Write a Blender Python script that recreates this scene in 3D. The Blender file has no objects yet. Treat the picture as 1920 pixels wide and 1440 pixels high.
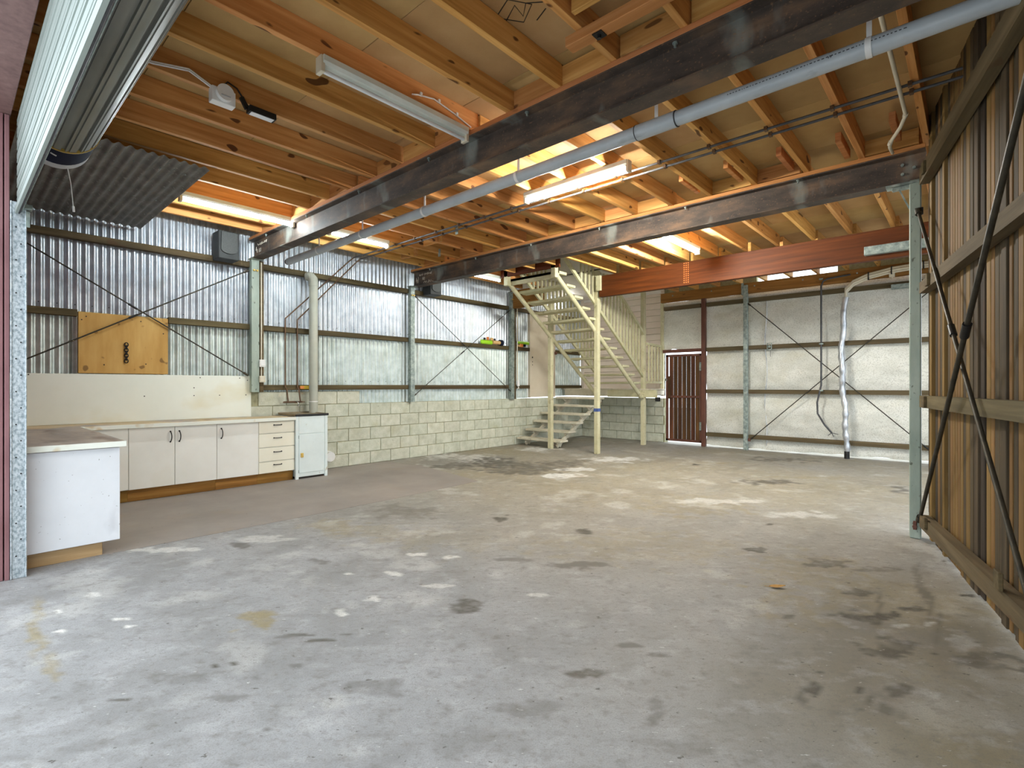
import bpy, bmesh, math, random
import numpy as np
from mathutils import Vector, Matrix
R = random.Random(7)
PI = math.pi
SC = bpy.context.scene
COL = SC.collection

# ------------------------------------------------------------------ camera, sky, exposure
cd = bpy.data.cameras.new('camera'); cam = bpy.data.objects.new('camera', cd); COL.objects.link(cam)
cam.location = (0, 0, 1.29); cam.rotation_euler = (PI/2, 0, math.radians(42.02))
cd.sensor_width = 36; cd.lens = 18.0; cd.shift_y = 3/1920; cd.clip_start = .02
SC.camera = cam
SC.view_settings.view_transform = 'Standard'; SC.view_settings.look = 'None'
SC.view_settings.gamma = 1; SC.view_settings.use_curve_mapping = False
SC.view_settings.exposure = 0.28
SC.cycles.use_denoising = True
SC.cycles.max_bounces = 10; SC.cycles.diffuse_bounces = 7; SC.cycles.sample_clamp_indirect = 8
W = bpy.data.worlds.new('sky'); SC.world = W; W.use_nodes = True
wb = W.node_tree.nodes['Background']
wb.inputs[0].default_value = (.84, .93, 1.0, 1); wb.inputs[1].default_value = 2.9
TUBE_STRENGTH = 950.0

# ------------------------------------------------------------------ helpers: materials
def lin(c):
    o = []
    for v in c[:3]:
        v = v/255
        o.append(v/12.92 if v <= .04045 else ((v+.055)/1.055)**2.4)
    return (*o, 1)

def mat(name, stops, scale=4, stretch=(1, 1, 1), detail=5, rough=.7, metal=0, bump=0., bscale=None, var=0., hue=0.,
        spots=(), coord='Object', spec=.4, distort=0., rvar=0., emit=None):
    m = bpy.data.materials.new(name); m.use_nodes = True
    nt = m.node_tree; N = nt.nodes; L = nt.links
    b = N['Principled BSDF']
    b.inputs['Roughness'].default_value = rough; b.inputs['Metallic'].default_value = metal
    b.inputs['Specular IOR Level'].default_value = spec
    if emit:
        b.inputs['Base Color'].default_value = (.9, .9, .9, 1)
        b.inputs['Emission Color'].default_value = (*emit[0], 1); b.inputs['Emission Strength'].default_value = emit[1]
        return m
    tc = N.new('ShaderNodeTexCoord'); oi = N.new('ShaderNodeObjectInfo')
    mp = N.new('ShaderNodeMapping'); mp.inputs['Scale'].default_value = stretch
    L.new(tc.outputs[coord], mp.inputs['Vector'])
    vec = mp.outputs[0]
    if var or hue:
        mu = N.new('ShaderNodeMath'); mu.operation = 'MULTIPLY'; mu.inputs[1].default_value = 61.7
        L.new(oi.outputs['Random'], mu.inputs[0])
        ad = N.new('ShaderNodeVectorMath'); L.new(vec, ad.inputs[0]); L.new(mu.outputs[0], ad.inputs[1]); vec = ad.outputs[0]
    n = N.new('ShaderNodeTexNoise'); n.inputs['Scale'].default_value = scale; n.inputs['Detail'].default_value = detail
    n.inputs['Distortion'].default_value = distort; n.inputs['Roughness'].default_value = .6
    L.new(vec, n.inputs['Vector'])
    cr = N.new('ShaderNodeValToRGB'); L.new(n.outputs['Fac'], cr.inputs['Fac'])
    el = cr.color_ramp.elements
    while len(el) < len(stops): el.new(.5)
    for e, (p, c) in zip(el, stops): e.position = p; e.color = lin(c)
    out = cr.outputs['Color']
    for sc_, lo, hi, col, amt, st, det in spots:      # extra noise layers: scale, threshold low/high, colour, amount, stretch, detail
        mp2 = N.new('ShaderNodeMapping'); mp2.inputs['Scale'].default_value = st; L.new(tc.outputs[coord], mp2.inputs['Vector'])
        v2 = mp2.outputs[0]
        if var or hue:
            ad2 = N.new('ShaderNodeVectorMath'); L.new(v2, ad2.inputs[0]); L.new(mu.outputs[0], ad2.inputs[1]); v2 = ad2.outputs[0]
        n2 = N.new('ShaderNodeTexNoise'); n2.inputs['Scale'].default_value = sc_; n2.inputs['Detail'].default_value = det
        L.new(v2, n2.inputs['Vector'])
        mr = N.new('ShaderNodeMapRange'); mr.inputs['From Min'].default_value = lo; mr.inputs['From Max'].default_value = hi
        mr.inputs['To Max'].default_value = amt
        L.new(n2.outputs['Fac'], mr.inputs['Value'])
        mx = N.new('ShaderNodeMixRGB'); L.new(mr.outputs[0], mx.inputs['Fac']); L.new(out, mx.inputs[1]); mx.inputs[2].default_value = lin(col)
        out = mx.outputs[0]
    if var or hue:
        hs = N.new('ShaderNodeHueSaturation')
        a = N.new('ShaderNodeMapRange'); a.inputs['To Min'].default_value = 1-var; a.inputs['To Max'].default_value = 1+var*.5
        L.new(oi.outputs['Random'], a.inputs['Value']); L.new(a.outputs[0], hs.inputs['Value'])
        if hue:
            m3 = N.new('ShaderNodeMath'); m3.operation = 'MULTIPLY'; m3.inputs[1].default_value = 7.31; L.new(oi.outputs['Random'], m3.inputs[0])
            fr = N.new('ShaderNodeMath'); fr.operation = 'FRACT'; L.new(m3.outputs[0], fr.inputs[0])
            a2 = N.new('ShaderNodeMapRange'); a2.inputs['To Min'].default_value = .5-hue; a2.inputs['To Max'].default_value = .5+hue
            L.new(fr.outputs[0], a2.inputs['Value']); L.new(a2.outputs[0], hs.inputs['Hue'])
        L.new(out, hs.inputs['Color']); out = hs.outputs[0]
    L.new(out, b.inputs['Base Color'])
    if rvar:
        rr = N.new('ShaderNodeMapRange'); rr.inputs['To Min'].default_value = rough-rvar; rr.inputs['To Max'].default_value = rough+rvar
        L.new(n.outputs['Fac'], rr.inputs['Value']); L.new(rr.outputs[0], b.inputs['Roughness'])
    if bump:
        nb = n
        if bscale:
            nb = N.new('ShaderNodeTexNoise'); nb.inputs['Scale'].default_value = bscale; nb.inputs['Detail'].default_value = 4
            L.new(vec, nb.inputs['Vector'])
        bp = N.new('ShaderNodeBump'); bp.inputs['Strength'].default_value = bump; bp.inputs['Distance'].default_value = .01
        L.new(nb.outputs['Fac'], bp.inputs['Height']); L.new(bp.outputs[0], b.inputs['Normal'])
    return m

def wood(name, dark, mid, light, ax, rough=.7, var=.15, hue=.012, knots=.8, knotcol=(84, 48, 24)):
    g = [14, 14, 14]; g[ax] = .7
    k = [15, 15, 15]; k[ax] = 6
    s = [5, 5, 5]; s[ax] = .5
    return mat(name, [(.25, dark), (.5, mid), (.75, light)], 1.6, tuple(g), 6, rough, 0, .15, None, var, hue,
               spots=[(1.0, .755, .79, knotcol, knots, tuple(k), 0), (.9, .55, .75, dark, .5, tuple(s), 3)], spec=.25)

# ------------------------------------------------------------------ helpers: meshes
class MB:
    def __init__(s): s.v = []; s.f = []; s.sm = []
    def add(s, v, f, sm=False):
        o = len(s.v); s.v += [tuple(p) for p in v]
        for q in f: s.f.append(tuple(i+o for i in q)); s.sm.append(sm)
        return s
    def box(s, x0, x1, y0, y1, z0, z1):
        v = [(x, y, z) for x in (x0, x1) for y in (y0, y1) for z in (z0, z1)]
        return s.add(v, [(0, 1, 3, 2), (4, 6, 7, 5), (0, 4, 5, 1), (2, 3, 7, 6), (0, 2, 6, 4), (1, 5, 7, 3)])
    def cbox(s, x0, x1, y0, y1, z0, z1, c=.003):
        L_ = (x0, y0, z0); H = (x1, y1, z1)
        c = min(c, *(abs(H[i]-L_[i])*.45 for i in range(3)))
        idx = {}; vs = []
        for cx in (0, 1):
            for cy in (0, 1):
                for cz in (0, 1):
                    for a in range(3):
                        p = []
                        for i, q in enumerate((cx, cy, cz)):
                            e = H[i] if q else L_[i]
                            p.append(e if i == a else (e-c if q else e+c))
                        idx[(cx, cy, cz, a)] = len(vs); vs.append(p)
        fs = []
        for a in range(3):
            b, d = [i for i in range(3) if i != a]
            for q in (0, 1):
                def k(u, w):
                    t = [0, 0, 0]; t[a] = q; t[b] = u; t[d] = w; return idx[(*t, a)]
                f = [k(0, 0), k(1, 0), k(1, 1), k(0, 1)]
                if (q == 0) != (a == 1): f.reverse()
                fs.append(f)
        for a in range(3):           # edges along axis a
            b, d = [i for i in range(3) if i != a]
            for u in (0, 1):
                for w in (0, 1):
                    def k(q, n):
                        t = [0, 0, 0]; t[a] = q; t[b] = u; t[d] = w; return idx[(*t, n)]
                    f = [k(0, b), k(1, b), k(1, d), k(0, d)]
                    fs.append(f)
        for cx in (0, 1):
            for cy in (0, 1):
                for cz in (0, 1): fs.append([idx[(cx, cy, cz, a)] for a in range(3)])
        cen = Vector([(L_[i]+H[i])/2 for i in range(3)])
        for i, f in enumerate(fs):
            P = [Vector(vs[j]) for j in f]
            nrm = (P[1]-P[0]).cross(P[2]-P[0])
            if nrm.dot(sum(P, Vector())/len(P)-cen) < 0: fs[i] = f[::-1]
        return s.add(vs, fs)
    def tube(s, pts, r, n=10, caps=True, rs=None, flat=None):
        P = [Vector(p) for p in pts]; rings = []
        prev = None
        for i, p in enumerate(P):
            t = ((P[i+1]-p) if i == 0 else (p-P[i-1]) if i == len(P)-1 else (P[i+1]-p).normalized()+(p-P[i-1]).normalized()).normalized()
            if prev is None:
                u = t.cross(Vector((0, 0, 1)))
                if u.length < .1: u = t.cross(Vector((1, 0, 0)))
                u.normalize()
            else:
                u = prev-t*prev.dot(t); u.normalize()
            prev = u; w = t.cross(u)
            rr = rs[i] if rs else r
            rings.append([p+u*math.cos(2*PI*k/n)*rr+w*math.sin(2*PI*k/n)*rr*(flat or 1) for k in range(n)])
        v = [q for g in rings for q in g]; f = []
        for i in range(len(P)-1):
            for k in range(n):
                a = i*n+k; b = i*n+(k+1) % n
                f.append((a, b, b+n, a+n))
        s.add(v, f, True)
        if caps:
            o = len(s.v)
            s.add(rings[0], [tuple(range(n))[::-1]]); s.add(rings[-1], [tuple(range(n))])
        return s
    def bar(s, p, q, w, h, up=(0, 0, 1)):
        p = Vector(p); q = Vector(q); t = (q-p).normalized(); u = t.cross(Vector(up)).normalized(); o = u.cross(t)
        v = [a+u*(i*w/2)+o*(j*h/2) for a in (p, q) for i, j in ((-1, -1), (1, -1), (1, 1), (-1, 1))]
        return s.add(v, [(0, 1, 2, 3), (7, 6, 5, 4), (0, 4, 5, 1), (1, 5, 6, 2), (2, 6, 7, 3), (3, 7, 4, 0)])
    def extrude(s, prof, fn, a, b, closed=True, sm=False, caps=True):
        n = len(prof); v = [fn(p, t) for t in (a, b) for p in prof]
        f = [(i, (i+1) % n, n+(i+1) % n, n+i) for i in range(n if closed else n-1)]
        s.add(v, f, sm)
        if closed and caps: s.add([fn(p, a) for p in prof], [tuple(range(n))[::-1]]); s.add([fn(p, b) for p in prof], [tuple(range(n))])
        return s
    def disc(s, c, ax, r, h, n=20):
        c = Vector(c); a = Vector(ax).normalized()
        return s.tube([c, c+a*h], r, n)
    def mesh(s, name):
        me = bpy.data.meshes.new(name); me.from_pydata(s.v, [], s.f)
        me.polygons.foreach_set('use_smooth', s.sm)
        bm = bmesh.new(); bm.from_mesh(me); bmesh.ops.recalc_face_normals(bm, faces=bm.faces); bm.to_mesh(me); bm.free()
        return me

def obj(name, mb, m, parent=None, loc=(0, 0, 0), rz=0):
    me = mb.mesh(name) if isinstance(mb, MB) else mb
    o = bpy.data.objects.new(name, me); COL.objects.link(o); o.location = loc; o.rotation_euler = (0, 0, rz)
    if m is not None and not me.materials: me.materials.append(m)
    if parent is not None: o.parent = parent
    return o
def tag(o, label, cat, group=None):
    o['label'] = label; o['category'] = cat
    if group: o['group'] = group
    return o
def thing(name, label, cat, loc=(0, 0, 0), rz=0, group=None):
    o = bpy.data.objects.new(name, None); COL.objects.link(o); o.location = loc; o.rotation_euler = (0, 0, rz)
    o.empty_display_size = .1
    return tag(o, label, cat, group)
def struct(name, mb, m, loc=(0, 0, 0), rz=0):
    o = obj(name, mb, m, None, loc, rz); o['kind'] = 'structure'; return o
def B(*a): return MB().box(*a)
def CB(*a, c=.003): return MB().cbox(*a, c=c)

# ------------------------------------------------------------------ materials
M = {}
M['galv'] = mat('galvanised_sheet', [(.3, (178, 186, 194)), (.6, (208, 214, 220)), (.8, (226, 230, 233))], 7, (1, 1, 1), 4, .36, .6, .04, 90, .06, .01,
                spots=[(3, .6, .75, (165, 168, 150), .35, (1, 1, .4), 3)])
M['galv_low'] = mat('galvanised_sheet_mossy', [(.3, (184, 194, 188)), (.6, (214, 222, 217)), (.8, (228, 234, 229))], 7, (1, 1, 1), 4, .38, .55, .04, 90, .06, .01,
                spots=[(3, .56, .75, (150, 152, 120), .4, (1, 1, .4), 3)])
M['zinc'] = mat('galvanised_steel', [(.35, (120, 132, 128)), (.55, (152, 164, 158)), (.7, (178, 186, 180))], 18, (1, 1, 1), 3, .5, .35, .05, 60, .06, 0)
M['zinc_spangle'] = mat('spangled_zinc', [(.36, (146, 158, 164)), (.5, (184, 193, 198)), (.62, (206, 213, 217))], 60, (1, 1, .7), 2, .4, .4, .05, 60)
M['greenpost'] = mat('green_grey_paint', [(.3, (134, 148, 136)), (.55, (156, 168, 156)), (.75, (176, 186, 174))], 6, (1, 1, .3), 5, .5, .1, .05, None, 0, 0,
                spots=[(30, .66, .72, (70, 74, 62), .8, (1, 1, .5), 2)])
M['soffit'] = mat('dull_corrugated', [(.3, (96, 94, 88)), (.6, (128, 126, 120)), (.8, (150, 148, 142))], 5, (1, 1, 1), 4, .5, .35, .04, 40, 0, 0,
                spots=[(40, .7, .74, (200, 200, 190), .6, (1, 1, 1), 1)])
M['rust_beam'] = mat('bare_steel_mill_scale', [(.3, (52, 47, 45)), (.5, (82, 71, 63)), (.68, (118, 94, 74))], 2.4, (1, 1.5, 3), 6, .65, .1, .12, 120, 0, 0,
                spots=[(1.5, .57, .70, (150, 158, 152), .55, (2.2, 1, .9), 4), (60, .62, .72, (134, 104, 78), .6, (1, 1, 1), 2)])
M['rust_red'] = mat('red_oxide_paint', [(.3, (84, 52, 42)), (.6, (104, 64, 50)), (.8, (116, 76, 62))], 8, (1, 1, .4), 4, .6, .05, .05)
M['block'] = mat('concrete_block', [(.25, (178, 179, 160)), (.5, (197, 198, 180)), (.75, (212, 212, 197))], 9, (1, 1, 1), 8, .9, 0, .5, 60, .07, .012,
                spots=[(2.6, .6, .78, (166, 160, 116), .45, (1, 1, 1), 4), (34, .68, .75, (120, 120, 96), .5, (1, 1, 1), 2)], spec=.1)
M['mortar'] = mat('mortar', [(.3, (146, 144, 114)), (.7, (172, 170, 142))], 20, (1, 1, 1), 5, .95, 0, .3, 80, spec=.1)
M['girt'] = wood('weathered_girt', (62, 53, 36), (86, 74, 50), (110, 96, 68), 1, .8, .18, .01, .3)
M['girt_x'] = wood('weathered_girt_back', (74, 64, 44), (94, 82, 58), (114, 100, 74), 0, .8, .15, .01, .3)
M['joist'] = wood('pine_joist', (166, 112, 54), (206, 150, 84), (228, 178, 112), 1, .65, .22, .010, .9)
M['joist_x'] = wood('pine_cross_timber', (164, 112, 56), (200, 146, 84), (222, 174, 110), 0, .65, .2, .01, .8)
M['beam_red'] = wood('stained_red_beam', (66, 28, 6), (86, 38, 9), (110, 53, 17), 0, .6, .06, .008, .5)
M['beam_tan'] = wood('stained_tan_beam', (112, 74, 30), (144, 98, 46), (170, 122, 66), 0, .65, .06, .008, .7)
M['plank_beam'] = wood('packer_timber', (160, 104, 58), (186, 126, 74), (204, 146, 94), 0, .7, .1, .008, .3)
M['deck'] = mat('particle_board', [(.3, (162, 130, 84)), (.55, (184, 152, 102)), (.75, (198, 168, 120))], 1.4, (1, 1, 1), 7, .85, 0, .15, 160, .1, .01,
                spots=[(220, .58, .7, (186, 152, 106), .4, (1, 1, 1), 1), (.9, .6, .75, (112, 80, 46), .35, (1, 1, 1), 3)], spec=.15)
M['dark'] = mat('dark_void', [(.3, (30, 24, 18)), (.7, (44, 36, 26))], 5)
M['white_wall'] = mat('white_ceiling_paint', [(.3, (222, 218, 212)), (.7, (236, 232, 226))], 5, rough=.7)
M['weather'] = mat('beige_weatherboard', [(.3, (222, 208, 194)), (.7, (234, 222, 210))], 3, (1, 1, 1), 4, .6, 0, .03, None, .04, .005)
M['stair'] = mat('cream_stair_paint', [(.3, (182, 176, 138)), (.55, (200, 194, 158)), (.75, (212, 206, 172))], 5, (1, 1, 1), 4, .55, 0, .04, None, .05, .006,
                spots=[(9, .64, .72, (128, 118, 84), .5, (1, 1, 1), 3)])
M['stair_low'] = mat('cream_tread_paint', [(.3, (196, 188, 166)), (.7, (220, 212, 192))], 6, (1, 1, 1), 4, .6, 0, .04, None, .04, .005,
                spots=[(9, .66, .74, (150, 138, 112), .5, (1, 1, 1), 3)])
M['foil'] = mat('reflective_foil', [(.3, (212, 211, 200)), (.55, (230, 229, 219)), (.75, (240, 239, 231))], 2.2, (1, 1, 1.6), 6, .4, .12, .35, 110, .06, .006,
                spots=[(55, .48, .68, (176, 174, 160), .6, (1, 1, 1), 5), (1.6, .56, .75, (200, 192, 160), .4, (.7, 1, 1.6), 4)], rvar=.12)
M['foil_bright'] = mat('crinkled_foil', [(.3, (150, 156, 164)), (.6, (212, 214, 218)), (.8, (236, 236, 236))], 14, (1, 1, .4), 4, .3, .55, .6, 22)
M['lam'] = mat('cream_laminate', [(.3, (232, 230, 222)), (.7, (240, 239, 232))], 3, (1, 1, 1), 4, .5, 0, .01, None, .02, .003,
                spots=[(2, .62, .78, (222, 218, 200), .35, (1, 1, 1), 3)])
M['lam_draw'] = mat('yellowed_laminate', [(.3, (234, 229, 208)), (.7, (240, 236, 219))], 3, (1, 1, 1), 4, .5, 0, .01, None, .02, .003)
M['pen'] = mat('scuffed_white_panel', [(.3, (222, 224, 228)), (.7, (234, 236, 240))], 2, (1, 1, 1), 5, .5, 0, .02, None, 0, 0,
                spots=[(2.2, .6, .74, (176, 176, 182), .45, (1, 1.6, .8), 6), (46, .71, .75, (120, 112, 104), .7, (1, 1, 1), 2)])
M['splash'] = mat('splashback_board', [(.3, (228, 231, 219)), (.7, (236, 239, 228))], 1.6, (1, 1, 1), 5, .5, 0, .01, None, 0, 0,
                spots=[(1.3, .56, .74, (214, 200, 150), .45, (1, 1, 1.6), 4)])
M['top'] = mat('worn_benchtop', [(.3, (184, 158, 116)), (.5, (204, 182, 142)), (.7, (222, 208, 176))], 3, (1, .5, 1), 6, .5, 0, .05, None, 0, 0,
                spots=[(1.6, .52, .62, (150, 144, 150), .7, (1, 1.6, 1), 5), (3, .62, .7, (110, 70, 50), .6, (.8, 2.5, 1), 4)])
M['top_worn'] = mat('stained_grey_benchtop', [(.3, (140, 132, 126)), (.5, (172, 162, 152)), (.7, (200, 190, 174))], 2.2, (.7, 1.6, 1), 7, .5, 0, .05, None, 0, 0,
                spots=[(2.4, .56, .66, (108, 78, 60), .6, (.6, 2.2, 1), 5), (1.6, .58, .7, (206, 204, 204), .5, (.6, 2, 1), 4)])
M['top_edge'] = mat('benchtop_edge', [(.3, (230, 232, 220)), (.7, (240, 242, 232))], 4, spots=[(5, .62, .7, (196, 160, 90), .6, (1, 1, 1), 2)])
M['kick'] = wood('oak_kickboard', (112, 76, 26), (146, 104, 44), (176, 134, 70), 1, .6, .1, .008, .2)
M['kick_pen'] = wood('oak_kickboard_pale', (150, 118, 78), (178, 146, 106), (198, 168, 128), 1, .6, .02, .004, .1)
M['tubcab'] = mat('white_enamel', [(.3, (216, 226, 224)), (.7, (228, 238, 236))], 4, rough=.35, spots=[(7, .66, .72, (170, 150, 110), .5, (1, 1, 1), 3)])
M['tubtop'] = mat('stained_steel_tray', [(.3, (112, 96, 72)), (.6, (150, 134, 106)), (.8, (176, 164, 138))], 8, metal=.3, rough=.5)
M['blackmetal'] = mat('black_metal', [(.3, (26, 26, 26)), (.7, (44, 43, 42))], 20, rough=.45, metal=.3)
M['rod'] = mat('dark_steel_rod', [(.3, (44, 42, 36)), (.7, (72, 66, 54))], 14, rough=.5, metal=.4)
M['chrome'] = mat('chrome', [(.3, (150, 150, 148)), (.7, (190, 190, 188))], 10, rough=.25, metal=.8)
M['brass'] = mat('brass', [(.3, (196, 158, 70)), (.7, (222, 190, 104))], 10, rough=.35, metal=.4)
M['copper'] = mat('aged_copper', [(.3, (78, 58, 42)), (.7, (110, 82, 58))], 18, rough=.5, metal=.3)
M['ply'] = mat('orange_plywood', [(.25, (170, 126, 58)), (.5, (192, 150, 80)), (.75, (206, 168, 100))], 1.5, (1, 4, .8), 6, .6, 0, .05, None, 0, 0,
                spots=[(9, .68, .72, (96, 62, 26), .7, (1, 1, 1), 1)])
M['pvc'] = mat('grey_pvc', [(.3, (166, 174, 180)), (.7, (186, 193, 198))], 3, rough=.35, spots=[(12, .66, .74, (120, 122, 120), .4, (.4, 1, 1), 3)])
M['white'] = mat('white_plastic', [(.3, (222, 222, 220)), (.7, (236, 236, 234))], 5, rough=.4)
M['cream'] = mat('cream_plastic', [(.3, (206, 198, 176)), (.7, (222, 214, 194))], 5, rough=.45)
M['fixture'] = mat('white_enamel_batten', [(.3, (206, 214, 208)), (.7, (226, 232, 226))], 5, rough=.35)
M['tube_on'] = mat('lit_tube', None, emit=((.97, .98, .92), TUBE_STRENGTH))
M['tube_cool'] = mat('lit_tube_cool', None, emit=((.86, .96, 1.0), TUBE_STRENGTH*.17))
M['tube_mid'] = mat('lit_tube_mid', None, emit=((1.0, .95, .84), TUBE_STRENGTH*.42))
M['tube_dim'] = mat('lit_tube_old', None, emit=((.86, .96, 1.0), TUBE_STRENGTH*.02))
M['tube_off'] = mat('unlit_tube', [(.3, (214, 220, 224)), (.7, (232, 236, 240))], 4, rough=.25)
M['ledlens'] = mat('led_lens', [(.3, (226, 230, 234)), (.7, (240, 242, 246))], 4, rough=.3)
M['purple'] = mat('brown_maroon_paint', [(.3, (110, 82, 80)), (.6, (134, 104, 100)), (.8, (150, 120, 116))], 16, (1, 1, 1), 5, .55, .05, .08, 50)
M['maroon'] = mat('pale_maroon_paint', [(.3, (126, 86, 88)), (.7, (150, 108, 110))], 8, (1, 1, .3), 4, .5, .05)
M['curtain'] = mat('pale_green_roller_steel', [(.3, (140, 152, 147)), (.7, (160, 171, 166))], 4, (.2, 1, 1), 4, .4, .1)
M['drum'] = mat('grey_roller_steel', [(.3, (112, 113, 106)), (.7, (142, 143, 136))], 5, (.2, 1, 1), 4, .42, .35)
M['rubber'] = mat('black_rubber', [(.3, (34, 34, 36)), (.7, (66, 66, 68))], 40, (.3, 1, 1), 3, .6, 0, .2, 60)
M['navy'] = mat('navy_plastic', [(.3, (16, 22, 42)), (.7, (24, 31, 52))], 5, rough=.75, spec=.15)
M['ventgrey'] = mat('dull_grey_vent', [(.3, (166, 168, 154)), (.7, (184, 186, 172))], 4, rough=.6)
M['greyplastic'] = mat('grey_plastic', [(.3, (170, 174, 178)), (.7, (190, 194, 198))], 5, rough=.45)
M['speaker'] = mat('black_speaker', [(.3, (34, 36, 36)), (.7, (54, 56, 55))], 8, rough=.6)
M['speakergrille'] = mat('speaker_grille', [(.3, (58, 60, 58)), (.7, (76, 78, 76))], 60, rough=.6, bump=.2, bscale=200)
M['lime'] = mat('lime_plastic', [(.3, (140, 200, 30)), (.7, (164, 218, 50))], 5, rough=.4)
M['orange'] = mat('orange_plastic', [(.3, (214, 110, 50)), (.7, (236, 150, 80))], 5, rough=.4)
M['tanplastic'] = mat('tan_plastic', [(.3, (200, 160, 100)), (.7, (220, 180, 124))], 5, rough=.5)
M['cable'] = mat('grey_cable', [(.3, (58, 58, 60)), (.7, (84, 84, 86))], 10, rough=.5)
M['chalk'] = mat('chalk', [(.3, (196, 186, 170)), (.7, (222, 214, 200))], 40, rough=.9)
M['yellow'] = mat('yellow_sticker', [(.3, (214, 176, 50)), (.7, (232, 202, 84))], 20, rough=.5)
M['blue'] = mat('blue_tape', [(.3, (52, 72, 130)), (.7, (76, 98, 156))], 20, rough=.5)
M['doorleaf'] = mat('beige_door_paint', [(.3, (208, 194, 172)), (.7, (222, 210, 190))], 2, rough=.5)
M['gateslat'] = wood('dark_gate_slat', (52, 36, 26), (84, 54, 34), (122, 78, 44), 2, .65, .5, .015, .2)
M['plank'] = wood('mixed_hardwood_batten', (60, 51, 37), (81, 69, 50), (102, 87, 63), 2, .75, .3, .012, .25, (50, 36, 26))
M['plank_tan'] = wood('tan_hardwood_batten', (104, 79, 43), (125, 96, 54), (145, 115, 70), 2, .7, .14, .008, .2)
M['plank_dark'] = wood('dark_hardwood_batten', (42, 36, 28), (58, 49, 39), (78, 67, 53), 2, .8, .2, .015, .2)
M['leaf'] = mat('dry_leaf', [(.3, (160, 116, 50)), (.7, (190, 146, 80))], 30)
M['patch'] = mat('grey_floor_paint', [(.3, (134, 126, 119)), (.5, (146, 138, 131)), (.7, (158, 149, 141))], 1.2, (1, 1, 1), 8, .6, 0, .08, 60, 0, 0,
                spots=[(2.2, .58, .75, (150, 134, 112), .4, (1, 1, 1), 5), (40, .71, .75, (70, 64, 60), .6, (1, 1, 1), 2)], spec=.3)
M['ground'] = mat('outdoor_concrete', [(.3, (196, 195, 192)), (.7, (210, 209, 206))], 1.5, detail=8, rough=.9)
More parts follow.
